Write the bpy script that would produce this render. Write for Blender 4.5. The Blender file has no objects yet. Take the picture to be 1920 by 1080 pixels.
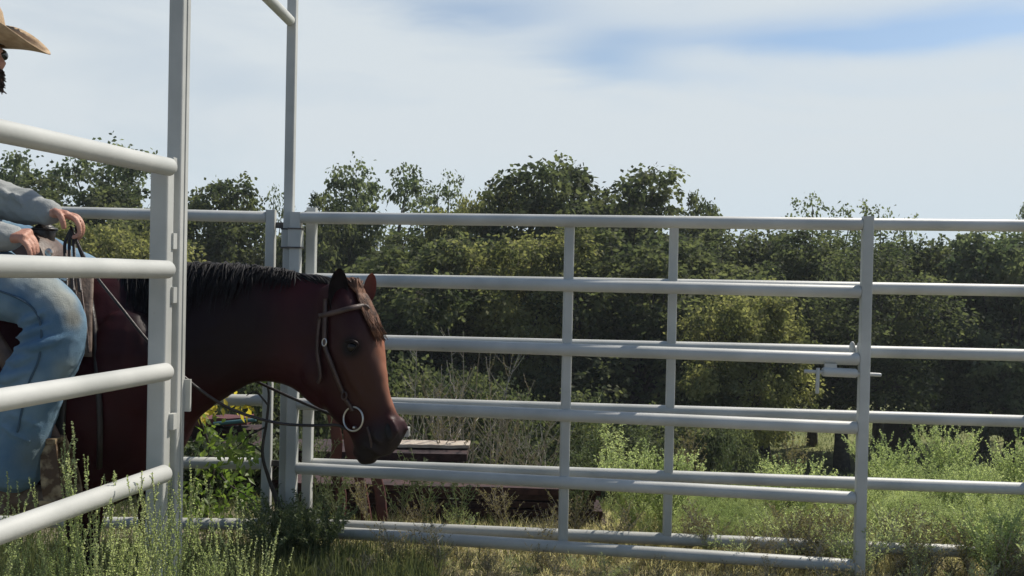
import bpy, math
import numpy as np
from mathutils import Vector, Matrix
R = math.radians
S = bpy.context.scene
COL = S.collection

# ---------------------------------------------------------------- camera
F = 1700.0; PITCH = .0125; ROLL = .0211; CAMZ = 1.40
cam_d = bpy.data.cameras.new('camera'); cam = bpy.data.objects.new('camera', cam_d); COL.objects.link(cam)
cam_d.sensor_width = 36; cam_d.lens = F/1920*36; cam_d.clip_start = .05; cam_d.clip_end = 3000
cam.matrix_world = Matrix.Translation((0, 0, CAMZ)) @ Matrix.Rotation(R(90)-PITCH, 4, 'X') @ Matrix.Rotation(ROLL, 4, 'Z')
S.camera = cam
# ---------------------------------------------------------------- sky
SUN = Vector((.62, .50, 1.0)).normalized()
sun_el = math.asin(SUN.z); sun_rot = math.atan2(SUN.x, SUN.y)
W = bpy.data.worlds.new('World'); S.world = W; W.use_nodes = True
nt = W.node_tree; nt.nodes.clear()
def N(t, **k):
    n = nt.nodes.new(t)
    for a, b in k.items(): setattr(n, a, b)
    return n
def math_(op, a, b=None, clamp=False):
    n = N('ShaderNodeMath', operation=op); n.use_clamp = clamp
    for i, v in enumerate((a, b)):
        if v is None: continue
        if hasattr(v, 'links'): nt.links.new(v, n.inputs[i])
        else: n.inputs[i].default_value = v
    return n.outputs[0]
sky = N('ShaderNodeTexSky', sky_type='NISHITA'); sky.sun_disc = False
sky.sun_elevation = sun_el; sky.sun_rotation = sun_rot; sky.air_density = 1.0; sky.dust_density = 1.2
tc = N('ShaderNodeTexCoord')
mp = N('ShaderNodeMapping'); mp.inputs['Scale'].default_value = (2.2, 2.2, 9.0); mp.inputs['Location'].default_value = (3.1, 0.4, 1.7)
nt.links.new(tc.outputs['Generated'], mp.inputs[0])
nz = N('ShaderNodeTexNoise'); nz.inputs['Scale'].default_value = 1.3; nz.inputs['Detail'].default_value = 7; nz.inputs['Roughness'].default_value = .52; nz.inputs['Distortion'].default_value = .5
nt.links.new(mp.outputs[0], nz.inputs['Vector'])
sep = N('ShaderNodeSeparateXYZ'); nt.links.new(tc.outputs['Generated'], sep.inputs[0])
wob = math_('MULTIPLY', math_('SUBTRACT', nz.outputs['Fac'], .5), .07)
X = math_('ADD', sep.outputs[0], math_('MULTIPLY', wob, 2.2)); Z = math_('ADD', sep.outputs[2], wob)
tot = None
for px, py, sx, sy, amp in ((1840, 42, 300, 34, 1.0), (1440, 62, 210, 24, .45), (1120, 112, 110, 42, .75), (900, 12, 190, 26, .6), (1180, 60, 90, 22, .3), (1560, 170, 260, 24, .12), (420, 150, 160, 30, .12), (1250, 150, 170, 20, .22)):
    d = Vector(((px-960)/F, 1, (518.75+.0211*(px-960)-py)/F)).normalized()
    a = math_('DIVIDE', math_('SUBTRACT', X, d.x), sx/F); b = math_('DIVIDE', math_('SUBTRACT', Z, d.z), sy/F)
    g = math_('EXPONENT', math_('MULTIPLY', math_('ADD', math_('MULTIPLY', a, a), math_('MULTIPLY', b, b)), -1.0))
    g = math_('MULTIPLY', g, amp); tot = g if tot is None else math_('ADD', tot, g)
nse = math_('MULTIPLY', math_('SUBTRACT', nz.outputs['Fac'], .48), 1.0)
tot = math_('ADD', tot, nse, clamp=True)
up = math_('MULTIPLY', math_('SUBTRACT', sep.outputs[2], .33), 2.2, clamp=True)      # overhead the veil thins
back = math_('MULTIPLY', math_('ADD', math_('MULTIPLY', sep.outputs[1], -1.6), .35), .9, clamp=True)     # and behind the camera it is clear
tot = math_('MAXIMUM', math_('MAXIMUM', tot, up), back, clamp=True)
cl = N('ShaderNodeMix', data_type='RGBA')
nt.links.new(math_('MULTIPLY', sep.outputs[2], 7.0, clamp=True), cl.inputs[0])
cl.inputs[6].default_value = (.615, .735, .82, 1); cl.inputs[7].default_value = (.68, .745, .79, 1)
bg1 = N('ShaderNodeBackground'); nt.links.new(cl.outputs[2], bg1.inputs[0]); bg1.inputs[1].default_value = 1.0
tint = N('ShaderNodeMix', data_type='RGBA', blend_type='MULTIPLY'); tint.inputs[0].default_value = 1; nt.links.new(sky.outputs[0], tint.inputs[6]); tint.inputs[7].default_value = (.95, 1.04, 1.09, 1)
bg2 = N('ShaderNodeBackground'); nt.links.new(tint.outputs[2], bg2.inputs[0]); bg2.inputs[1].default_value = .10
mx = N('ShaderNodeMixShader'); nt.links.new(tot, mx.inputs[0]); nt.links.new(bg1.outputs[0], mx.inputs[1]); nt.links.new(bg2.outputs[0], mx.inputs[2])
out = N('ShaderNodeOutputWorld'); nt.links.new(mx.outputs[0], out.inputs[0])
# ---------------------------------------------------------------- sun, exposure
sd = bpy.data.lights.new('sun', 'SUN'); sd.energy = 4.8; sd.angle = R(.6); sd.color = (1, .93, .82)
so = bpy.data.objects.new('sun', sd); COL.objects.link(so); so.rotation_euler = (-SUN).to_track_quat('-Z', 'Y').to_euler()
S.view_settings.view_transform = 'Standard'; S.view_settings.look = 'None'; S.view_settings.exposure = 0.0; S.view_settings.gamma = 1

# ================================================================ helpers
def Wp(px, py, y):
    """world point at depth y seen at photo pixel (px,py)"""
    a, b = px-960, py-540
    cr, sr = math.cos(ROLL), math.sin(ROLL)
    u, v = a*cr+b*sr, -a*sr+b*cr
    cp, sp = math.cos(PITCH), math.sin(PITCH)
    d = np.array([u/F, cp-sp*(v/F), -sp-cp*(v/F)])
    return d/d[1]*y + np.array([0, 0, CAMZ])
def terrain(x, y):
    x = np.asarray(x, float); y = np.asarray(y, float)
    t = np.clip(y-5.0, 0, 10.0)
    z = -.30*np.where(t < 1, t*t*.5, t-.5)-.11*np.clip(y-15, 0, 12)
    return z + .03*np.sin(x*1.3+y*.7)*np.clip(y-5, 0, 1) + .12*np.sin(x*.21+1)*np.sin(y*.17)*np.clip((y-9)/6, 0, 1)
class MB:
    def __init__(s): s.v = []; s.f = []; s.n = 0
    def add(s, v, f):
        v = np.asarray(v, float); s.v.append(v); s.f += [tuple(int(i)+s.n for i in q) for q in f]; s.n += len(v); return s
    def quads(s, Q):
        Q = np.asarray(Q, float); n = len(Q); s.v.append(Q.reshape(-1, 3)); k = np.arange(n*4).reshape(n, 4)+s.n
        s.f += [tuple(r) for r in k.tolist()]; s.n += n*4; return s
    def build(s, name, mat, parent=None, smooth=True):
        me = bpy.data.meshes.new(name); me.from_pydata(np.concatenate(s.v).tolist(), [], s.f)
        me.materials.append(mat); me.polygons.foreach_set('use_smooth', [smooth]*len(me.polygons)); me.update()
        o = bpy.data.objects.new(name, me); COL.objects.link(o)
        if parent is not None: o.parent = parent; o.matrix_parent_inverse = Matrix.Translation(parent.location).inverted()
        return o
def quad_obj(name, Q, mat, parent=None, smooth=False):
    Q = np.asarray(Q, np.float32); n = len(Q); me = bpy.data.meshes.new(name)
    me.vertices.add(n*4); me.vertices.foreach_set('co', Q.reshape(-1))
    me.loops.add(n*4); me.loops.foreach_set('vertex_index', np.arange(n*4, dtype=np.int32))
    me.polygons.add(n); me.polygons.foreach_set('loop_start', np.arange(n, dtype=np.int32)*4); me.polygons.foreach_set('loop_total', np.full(n, 4, np.int32))
    me.polygons.foreach_set('use_smooth', [smooth]*n)
    me.materials.append(mat); me.update(calc_edges=True)
    o = bpy.data.objects.new(name, me); COL.objects.link(o)
    if parent is not None: o.parent = parent; o.matrix_parent_inverse = Matrix.Translation(parent.location).inverted()
    return o
def tag(o, label=None, cat=None, group=None, kind=None):
    for k, v in (('label', label), ('category', cat), ('group', group), ('kind', kind)):
        if v: o[k] = v
    return o
def thing(name, loc, label, cat, group=None):
    o = bpy.data.objects.new(name, None); o.location = loc; o.empty_display_size = .1; COL.objects.link(o)
    return tag(o, label, cat, group)
def unit(v): v = np.asarray(v, float); return v/(np.linalg.norm(v)+1e-12)
def catmull(P, t):
    P = np.asarray(P, float); n = len(P)-1
    t = np.clip(np.asarray(t, float), 0, n-1e-9); i = t.astype(int); f = (t-i).reshape((-1,)+(1,)*(P.ndim-1))
    g = lambda k: P[np.clip(k, 0, n)]
    p0, p1, p2, p3 = g(i-1), g(i), g(i+1), g(i+2)
    return .5*((2*p1)+(-p0+p2)*f+(2*p0-5*p1+4*p2-p3)*f*f+(-p0+3*p1-3*p2+p3)*f**3)
def tube(mb, P, r, n=12, cap=True, flat=1.0, smooth=0, up=None):
    """tube through P with radii r; flat<1 squashes it into a strap"""
    P = np.asarray(P, float); r = np.broadcast_to(np.asarray(r, float), (len(P),)).copy()
    if smooth:
        t = np.linspace(0, len(P)-1, smooth); r = catmull(r.reshape(-1, 1), t)[:, 0]; P = catmull(P, t)
    T = np.gradient(P, axis=0); T /= np.linalg.norm(T, axis=1)[:, None]+1e-12
    if cap:
        P = np.vstack([P[0]-T[0]*r[0]*.75, P[0]-T[0]*r[0]*.45, P, P[-1]+T[-1]*r[-1]*.45, P[-1]+T[-1]*r[-1]*.75])
        r = np.concatenate([[r[0]*.35, r[0]*.8], r, [r[-1]*.8, r[-1]*.35]]); T = np.vstack([T[0], T[0], T, T[-1], T[-1]])
    a = np.array(up, float) if up is not None else (np.array([0, 0, 1.]) if abs(T[0][2]) < .9 else np.array([0, 1., 0]))
    V = []
    u = None
    for k in range(len(P)):
        if up is not None: u = a-T[k]*(a@T[k])
        else: u = a-T[k]*(a@T[k]) if u is None else u-T[k]*(u@T[k])
        u = unit(u); w = np.cross(T[k], u); th = np.arange(n)*2*math.pi/n
        V.append(P[k]+r[k]*(np.cos(th)[:, None]*u*flat+np.sin(th)[:, None]*w))
    V = np.vstack(V); m = len(P)
    f = [(k*n+j, k*n+(j+1) % n, (k+1)*n+(j+1) % n, (k+1)*n+j) for k in range(m-1) for j in range(n)]
    f.append(tuple(range(n-1, -1, -1))); f.append(tuple((m-1)*n+j for j in range(n)))
    mb.add(V, f)
def pipe(mb, a, b, r, n=20, bead=.0):
    a, b = np.asarray(a, float), np.asarray(b, float); d = unit(b-a); L = np.linalg.norm(b-a); e = min(r*.25, L*.2)
    P = [a, a+d*e, a+d*e*1.2, b-d*e*1.2, b-d*e, b]; tube(mb, P, [r*.86, r*.98, r, r, r*.98, r*.86], n, cap=False)
def bar(mb, a, b, w, d, ax=(1, 0, 0), bev=.006):
    """rounded rectangular tube from a to b; w along ax"""
    a, b = np.asarray(a, float), np.asarray(b, float); t = unit(b-a); x = np.asarray(ax, float); x = unit(x-t*(x@t)); y = np.cross(t, x)
    pts = []
    for sx, sy, a0 in ((1, 1, 0), (-1, 1, 90), (-1, -1, 180), (1, -1, 270)):
        for k in range(4):
            th = R(a0+k*30); pts.append((sx*(w/2-bev)+bev*math.cos(th), sy*(d/2-bev)+bev*math.sin(th)))
    n = len(pts); V = [p+x*q[0]+y*q[1] for p in (a, b) for q in pts]
    mb.add(V, [(j, (j+1) % n, n+(j+1) % n, n+j) for j in range(n)]+[tuple(range(n-1, -1, -1)), tuple(n+j for j in range(n))])
def box(mb, c, s, rot=0, tilt=0):
    c = np.array(c, float); X_ = np.array([math.cos(rot), math.sin(rot), 0]); Y_ = np.array([-math.sin(rot), math.cos(rot), 0]); Z_ = np.array([0, 0, 1.])
    X_ = unit(X_+Z_*math.tan(tilt)); Z_ = np.cross(X_, Y_)
    V = [c+X_*s[0]/2*i+Y_*s[1]/2*j+Z_*s[2]/2*k for i in (-1, 1) for j in (-1, 1) for k in (-1, 1)]
    mb.add(V, [(0, 1, 3, 2), (4, 6, 7, 5), (0, 4, 5, 1), (2, 3, 7, 6), (0, 2, 6, 4), (1, 5, 7, 3)])
class Loft:
    """rings: (T, B, w, k[, e]) top point, bottom point, half width, egg factor"""
    def __init__(s, rings, L=(0, 1, 0), e=1.0):
        s.e = e
        s.T = np.array([r[0] for r in rings], float); s.B = np.array([r[1] for r in rings], float)
        s.w = np.array([[r[2], r[3]] for r in rings], float); s.L = unit(L); s.n = len(rings)-1
    def pt(s, t, th, off=0.0):
        t = np.atleast_1d(np.asarray(t, float)); th = np.atleast_1d(np.asarray(th, float))
        T, B, w = catmull(s.T, t), catmull(s.B, t), catmull(s.w, t)
        C = (T+B)/2; H = (T-B)/2; h = np.linalg.norm(H, axis=1)[:, None]; Hu = H/(h+1e-9)
        c, sn = np.cos(th)[:, None], np.sin(th)[:, None]; c, sn = np.sign(c)*np.abs(c)**s.e, np.sign(sn)*np.abs(sn)**s.e
        if np.ndim(off): off = np.asarray(off)[:, None]
        return C+Hu*(h+off)*c+s.L*(w[:, :1]*(1-w[:, 1:]*c)+off)*sn
    def mesh(s, mb, m=40, n=28):
        ts = np.linspace(0, s.n, m); V = []
        for t in ts: V.append(s.pt(np.full(n, t), np.arange(n)*2*math.pi/n))
        V = np.vstack(V)
        f = [(k*n+j, k*n+(j+1) % n, (k+1)*n+(j+1) % n, (k+1)*n+j) for k in range(m-1) for j in range(n)]
        f += [tuple(range(n-1, -1, -1)), tuple((m-1)*n+j for j in range(n))]
        mb.add(V, f)
def ball(mb, c, r, n=14, rot=None):
    r = np.broadcast_to(np.asarray(r, float), (3,)); V = []; m = n//2+1
    for i in range(m+1):
        ph = math.pi*(i+.02*(i == 0)-.02*(i == m))/m
        for j in range(n):
            th = 2*math.pi*j/n; V.append((r[0]*math.sin(ph)*math.cos(th), r[1]*math.sin(ph)*math.sin(th), r[2]*math.cos(ph)))
    V = np.array(V)
    if rot is not None: V = V@np.array(rot).T
    f = [(k*n+j, (k+1)*n+j, (k+1)*n+(j+1) % n, k*n+(j+1) % n) for k in range(m) for j in range(n)]
    f += [tuple(range(n)), tuple(m*n+n-1-j for j in range(n))]
    mb.add(V+np.asarray(c, float), f)
def remesh(o, vox, it=4, disp=None):
    m = o.modifiers.new('remesh', 'REMESH'); m.mode = 'VOXEL'; m.voxel_size = vox; m.use_smooth_shade = True
    s = o.modifiers.new('smooth', 'SMOOTH'); s.factor = .5; s.iterations = it
    if disp:
        for k, (size, st) in enumerate(disp):
            t = bpy.data.textures.new('folds', 'CLOUDS'); t.noise_scale = size; t.noise_depth = 2
            d = o.modifiers.new('disp', 'DISPLACE'); d.texture = t; d.strength = st; d.mid_level = .5; d.texture_coords = 'LOCAL'
def torus(mb, c, R_, r, ax=(0, 1, 0), n=32, m=10, sq=1.0):
    ax = unit(ax); u = unit(np.cross(ax, (0, 0, 1.)) if abs(ax[2]) < .9 else np.cross(ax, (1., 0, 0))); w = np.cross(ax, u); V = []
    for i in range(n):
        a = 2*math.pi*i/n; d = u*math.cos(a)*sq+w*math.sin(a)
        for j in range(m):
            b = 2*math.pi*j/m; V.append(np.asarray(c)+d*R_+(unit(d)*math.cos(b)+ax*math.sin(b))*r)
    mb.add(V, [(i*m+j, ((i+1) % n)*m+j, ((i+1) % n)*m+(j+1) % m, i*m+(j+1) % m) for i in range(n) for j in range(m)])

# ================================================================ materials
def mat(name, col, rough=.6, var=None, scale=8, bump=0, bscale=60, spec=.5, metal=0, transl=0, detail=4, ramp=(.35, .65), hue=None, sheen=0):
    m = bpy.data.materials.new(name); m.use_nodes = True; t = m.node_tree; b = t.nodes['Principled BSDF']
    b.inputs['Roughness'].default_value = rough; b.inputs['Metallic'].default_value = metal; b.inputs['Specular IOR Level'].default_value = spec
    b.inputs['Base Color'].default_value = (*col, 1)
    if sheen: b.inputs['Sheen Weight'].default_value = sheen
    tcn = t.nodes.new('ShaderNodeTexCoord'); c_out = None
    if var:
        nz = t.nodes.new('ShaderNodeTexNoise'); nz.inputs['Scale'].default_value = scale; nz.inputs['Detail'].default_value = detail
        t.links.new(tcn.outputs['Object'], nz.inputs[0])
        rp = t.nodes.new('ShaderNodeValToRGB'); rp.color_ramp.elements[0].position = ramp[0]; rp.color_ramp.elements[1].position = ramp[1]
        rp.color_ramp.elements[0].color = (*col, 1); rp.color_ramp.elements[1].color = (*var, 1)
        t.links.new(nz.outputs['Fac'], rp.inputs[0]); c_out = rp.outputs[0]; t.links.new(c_out, b.inputs['Base Color'])
    if bump:
        n2 = t.nodes.new('ShaderNodeTexNoise'); n2.inputs['Scale'].default_value = bscale; n2.inputs['Detail'].default_value = 5
        t.links.new(tcn.outputs['Object'], n2.inputs[0]); bp = t.nodes.new('ShaderNodeBump'); bp.inputs['Strength'].default_value = bump; bp.inputs['Distance'].default_value = .01
        t.links.new(n2.outputs['Fac'], bp.inputs['Height']); t.links.new(bp.outputs[0], b.inputs['Normal'])
    if transl:
        tr = t.nodes.new('ShaderNodeBsdfTranslucent'); tr.inputs[0].default_value = (col[0]*1.6, col[1]*1.9, col[2]*.8, 1)
        if c_out:
            g = t.nodes.new('ShaderNodeMix'); g.data_type = 'RGBA'; g.blend_type = 'MULTIPLY'; g.inputs[0].default_value = 1; t.links.new(c_out, g.inputs[6]); g.inputs[7].default_value = (1.65, 1.75, 1.15, 1); t.links.new(g.outputs[2], tr.inputs[0])
        ms = t.nodes.new('ShaderNodeMixShader'); ms.inputs[0].default_value = transl
        t.links.new(b.outputs[0], ms.inputs[1]); t.links.new(tr.outputs[0], ms.inputs[2]); t.links.new(ms.outputs[0], t.nodes['Material Output'].inputs[0])
    return m
def paint_material():
    m = mat('grey_paint', (.41, .42, .40), .5, (.54, .545, .52), 4, .05, 90, .5)
    t = m.node_tree; b = t.nodes['Principled BSDF']; old = b.inputs['Base Color'].links[0].from_socket
    tc_ = t.nodes.new('ShaderNodeTexCoord')
    mpn = t.nodes.new('ShaderNodeMapping'); mpn.inputs['Scale'].default_value = (30, 30, 30); t.links.new(tc_.outputs['Object'], mpn.inputs[0])
    n = t.nodes.new('ShaderNodeTexNoise'); n.inputs['Scale'].default_value = 1.0; n.inputs['Detail'].default_value = 8; n.inputs['Roughness'].default_value = .75; t.links.new(mpn.outputs[0], n.inputs[0])
    r = t.nodes.new('ShaderNodeValToRGB'); r.color_ramp.elements[0].position = .66; r.color_ramp.elements[1].position = .74; t.links.new(n.outputs['Fac'], r.inputs[0])
    g = t.nodes.new('ShaderNodeMix'); g.data_type = 'RGBA'; t.links.new(r.outputs[0], g.inputs[0]); t.links.new(old, g.inputs[6]); g.inputs[7].default_value = (.20, .17, .13, 1)
    # grime that thickens toward the ground
    sp = t.nodes.new('ShaderNodeSeparateXYZ'); ge = t.nodes.new('ShaderNodeNewGeometry'); t.links.new(ge.outputs['Position'], sp.inputs[0])
    mr = t.nodes.new('ShaderNodeMapRange'); mr.inputs[1].default_value = .35; mr.inputs[2].default_value = 0; mr.inputs[3].default_value = 0; mr.inputs[4].default_value = .6; t.links.new(sp.outputs[2], mr.inputs[0])
    mu = t.nodes.new('ShaderNodeMath'); mu.operation = 'MULTIPLY'; t.links.new(mr.outputs[0], mu.inputs[0]); t.links.new(n.outputs['Fac'], mu.inputs[1])
    g2 = t.nodes.new('ShaderNodeMix'); g2.data_type = 'RGBA'; t.links.new(mu.outputs[0], g2.inputs[0]); t.links.new(g.outputs[2], g2.inputs[6]); g2.inputs[7].default_value = (.22, .20, .15, 1)
    t.links.new(g2.outputs[2], b.inputs['Base Color'])
    return m
M = {}
M['paint'] = paint_material()
M['dark_iron'] = mat('dark_iron', (.05, .05, .05), .6, (.12, .10, .09), 30)
M['steel'] = mat('ring_steel', (.55, .54, .52), .3, metal=1)
M['leather'] = mat('brown_leather', (.05, .026, .018), .5, (.11, .062, .042), 18, .25, 120)
M['dusty_leather'] = mat('dusty_leather', (.10, .065, .048), .7, (.20, .15, .12), 22, .3, 90)
M['dark_leather'] = mat('black_leather', (.012, .010, .010), .4, (.03, .022, .02), 20, .2, 120)
M['strap'] = mat('strap_leather', (.042, .025, .022), .5, (.08, .048, .04), 30, .2, 150)
M['rawhide'] = mat('rawhide', (.09, .05, .025), .7, (.38, .29, .17), 28, .6, 45, ramp=(.42, .62))
M['denim'] = mat('denim', (.085, .17, .27), .85, (.19, .29, .38), 7, .5, 420, .2)
M['shirt'] = mat('shirt_cloth', (.27, .29, .29), .9, (.36, .37, .36), 9, .3, 200, .2)
M['skin'] = mat('skin', (.42, .20, .14), .5, (.55, .30, .22), 16, .3, 160, .4)
M['beard'] = mat('beard_hair', (.025, .015, .013), .8, (.05, .03, .025), 60, .6, 200)
M['straw'] = mat('hat_straw', (.37, .25, .145), .8, (.52, .38, .24), 30, .5, 260)
M['lens'] = mat('dark_lens', (.01, .01, .012), .12)
M['hair'] = mat('black_mane', (.004, .004, .005), .6, (.011, .010, .013), 60, 0, 50, .22)
M['forelock'] = mat('brown_forelock', (.04, .020, .015), .6, (.20, .10, .06), 40, spec=.2)
M['nostril'] = mat('nostril_dark', (.006, .005, .005), .8)
M['eye'] = mat('horse_eye', (.007, .004, .003), .22, spec=.35)
M['wood_dark'] = mat('wood_stained', (.03, .014, .012), .8, (.07, .03, .025), 14, .4, 60)
M['maroon'] = mat('maroon_steel', (.07, .014, .016), .7, (.13, .035, .035), 9, .3, 60)
M['maroon_dark'] = mat('weathered_maroon_board', (.018, .008, .010), .85, (.045, .02, .02), 12, .4, 50)
M['maroon_top'] = mat('faded_maroon_board', (.022, .009, .010), .85, (.06, .025, .024), 16, .4, 50)
M['board'] = mat('weathered_board', (.40, .32, .26), .8, (.52, .46, .38), 20, .4, 60)
M['pale'] = mat('pale_block', (.5, .5, .47), .7, (.36, .36, .33), 20)
M['teal'] = mat('teal_tube', (.05, .13, .14), .5)
M['bark'] = mat('bark', (.035, .028, .022), .9, (.075, .062, .05), 9, .9, 26)
M['weed_fg'] = mat('feathery_leaf', (.40, .46, .24), .6, (.58, .61, .37), 5, transl=.5, spec=.3)
M['stem'] = mat('green_stem', (.24, .28, .12), .7, (.30, .30, .16), 12)
M['drystem'] = mat('dry_stem', (.30, .26, .21), .8, (.46, .42, .36), 9)
M['leaf1'] = mat('tree_leaf', (.050, .064, .038), .7, (.135, .146, .078), .9, transl=.5, ramp=(.4, .62), spec=.12)
M['leaf2'] = mat('tree_leaf_light', (.095, .105, .048), .7, (.26, .25, .12), .9, transl=.5, ramp=(.4, .6), spec=.12)
M['leaf3'] = mat('tree_leaf_grey', (.058, .078, .050), .7, (.16, .18, .11), .9, transl=.5, ramp=(.4, .6), spec=.12)
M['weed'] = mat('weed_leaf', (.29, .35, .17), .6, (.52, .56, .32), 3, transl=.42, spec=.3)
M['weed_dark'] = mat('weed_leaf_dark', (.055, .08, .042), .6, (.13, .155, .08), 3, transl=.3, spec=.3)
M['weed_dry'] = mat('weed_leaf_dry', (.14, .13, .07), .7, (.26, .22, .13), 4, transl=.3, spec=.2)
M['vine'] = mat('vine_leaf', (.09, .15, .03), .45, (.17, .22, .05), 5, transl=.45, spec=.4)
M['yellow_leaf'] = mat('yellow_leaf', (.50, .38, .04), .5, (.62, .50, .08), 6, transl=.4)
M['straw_grass'] = mat('straw_grass', (.42, .365, .25), .75, (.60, .54, .40), 2.2, transl=.5, spec=.2)
M['grass'] = mat('green_grass', (.09, .115, .05), .6, (.21, .22, .11), 1.6, transl=.35, spec=.3)
def ground_material():
    m = mat('ground_soil', (.14, .118, .08), .95, (.30, .26, .19), 1.4, .8, 25)
    t = m.node_tree; b = t.nodes['Principled BSDF']; old = b.inputs['Base Color'].links[0].from_socket
    ge = t.nodes.new('ShaderNodeNewGeometry'); sp = t.nodes.new('ShaderNodeSeparateXYZ'); t.links.new(ge.outputs['Position'], sp.inputs[0])
    mr = t.nodes.new('ShaderNodeMapRange'); mr.inputs[1].default_value = 6; mr.inputs[2].default_value = 10; t.links.new(sp.outputs[1], mr.inputs[0])
    n = t.nodes.new('ShaderNodeTexNoise'); n.inputs['Scale'].default_value = .9; n.inputs['Detail'].default_value = 9; n.inputs['Roughness'].default_value = .7; t.links.new(ge.outputs['Position'], n.inputs[0])
    r = t.nodes.new('ShaderNodeValToRGB'); e = r.color_ramp.elements; e[0].position = .33; e[1].position = .7; e[0].color = (.10, .125, .035, 1); e[1].color = (.24, .25, .085, 1); t.links.new(n.outputs['Fac'], r.inputs[0])
    g = t.nodes.new('ShaderNodeMix'); g.data_type = 'RGBA'; t.links.new(mr.outputs[0], g.inputs[0]); t.links.new(old, g.inputs[6]); t.links.new(r.outputs[0], g.inputs[7]); t.links.new(g.outputs[2], b.inputs['Base Color'])
    return m
M['ground'] = ground_material()
def coat_material():
    m = mat('bay_coat', (.026, .0045, .0075), .46, (.046, .008, .011), 5, .12, 300, .17)
    t = m.node_tree; b = t.nodes['Principled BSDF']; last = b.inputs['Base Color'].links[0].from_socket
    tcn = t.nodes.new('ShaderNodeTexCoord')
    def blob(c, r0, r1, col):
        nonlocal last
        vm = t.nodes.new('ShaderNodeVectorMath'); vm.operation = 'DISTANCE'; t.links.new(tcn.outputs['Object'], vm.inputs[0]); vm.inputs[1].default_value = tuple(c)
        mr = t.nodes.new('ShaderNodeMapRange'); mr.interpolation_type = 'SMOOTHSTEP'; mr.inputs[1].default_value = r1; mr.inputs[2].default_value = r0; t.links.new(vm.outputs['Value'], mr.inputs[0])
        g = t.nodes.new('ShaderNodeMix'); g.data_type = 'RGBA'; t.links.new(mr.outputs[0], g.inputs[0]); t.links.new(last, g.inputs[6]); g.inputs[7].default_value = (*col, 1); last = g.outputs[2]
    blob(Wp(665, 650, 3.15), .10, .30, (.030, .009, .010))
    blob(Wp(712, 700, 3.10), .06, .22, (.055, .024, .017))
    
    for q_ in ((704, 620), (713, 655), (721, 690), (729, 722), (737, 752)): blob(Hp(*q_)+HL*.035, .018, .068, (.30, .125, .075))  # sunlit strip down the face front, painted into the coat as lighter brown
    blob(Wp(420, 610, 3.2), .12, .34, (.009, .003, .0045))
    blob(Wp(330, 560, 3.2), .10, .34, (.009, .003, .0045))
    blob(Wp(722, 862, 3.08), .09, .16, (.022, .017, .019)); blob(hp_eye, .018, .055, (.007, .005, .006))
    # black points: legs darken below the forearm
    sp = t.nodes.new('ShaderNodeSeparateXYZ'); t.links.new(tcn.outputs['Object'], sp.inputs[0])
    mr = t.nodes.new('ShaderNodeMapRange'); mr.inputs[1].default_value = .62; mr.inputs[2].default_value = .42; t.links.new(sp.outputs[2], mr.inputs[0])
    g = t.nodes.new('ShaderNodeMix'); g.data_type = 'RGBA'; t.links.new(mr.outputs[0], g.inputs[0]); t.links.new(last, g.inputs[6]); g.inputs[7].default_value = (.007, .005, .006, 1)
    t.links.new(g.outputs[2], b.inputs['Base Color'])
    return m

# ================================================================ ground
xs = np.concatenate([np.linspace(-160, -30, 12), np.linspace(-26, 26, 105), np.linspace(30, 160, 12)])
ys = np.concatenate([np.linspace(-60, -4, 10), np.linspace(-3, 45, 150), np.linspace(48, 120, 24), np.linspace(130, 250, 8)])
gx, gy = np.meshgrid(xs, ys); gz = terrain(gx, gy); ny, nx = gx.shape
mb = MB(); mb.add(np.stack([gx, gy, gz], -1).reshape(-1, 3), [(j*nx+i, j*nx+i+1, (j+1)*nx+i+1, (j+1)*nx+i) for j in range(ny-1) for i in range(nx-1)])
tag(mb.build('ground', M['ground']), kind='structure')

# ================================================================ steel fence
ZR = [CAMZ+v for v in (.274, -.036, -.345, -.662, -.986, -1.298)]
RR = .0292
def panel(name, A, B, zs, label, cat, ups, group=None, side=0.0, wid=.048, rail_gap=0.0):
    """A,B plan positions of the rails' ends; ups: fractions where uprights stand, e.g. end upright at 0/1"""
    A, B = np.array(A, float), np.array(B, float)
    root = thing(name, (float(A[0]), float(A[1]), 0), label, cat, group)
    d = unit(B-A)
    za = zs if not isinstance(zs, tuple) else zs[0]; zb = zs if not isinstance(zs, tuple) else zs[1]
    for z0, z1 in zip(za, zb):
        m_ = MB(); pipe(m_, (A[0], A[1], z0), (B[0], B[1], z1), RR, 24); m_.build('rail', M['paint'], root)
    for f in ups:
        full = f <= 0 or f >= 1
        p = A+(B-A)*f
        if f <= 0: p = A-d*wid*.5
        if f >= 1: p = B+d*wid*.5
        m_ = MB(); top = max(za[0], zb[0])+(.036 if full else -.012); low = min(za[-1], zb[-1])-(.11 if full else 0)
        bar(m_, (p[0], p[1], low), (p[0], p[1], top), wid if full else .043, wid if full else .043, (d[0], d[1], 0), .007)
        m_.build('upright', M['paint'], root, smooth=False)
    return root
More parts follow.
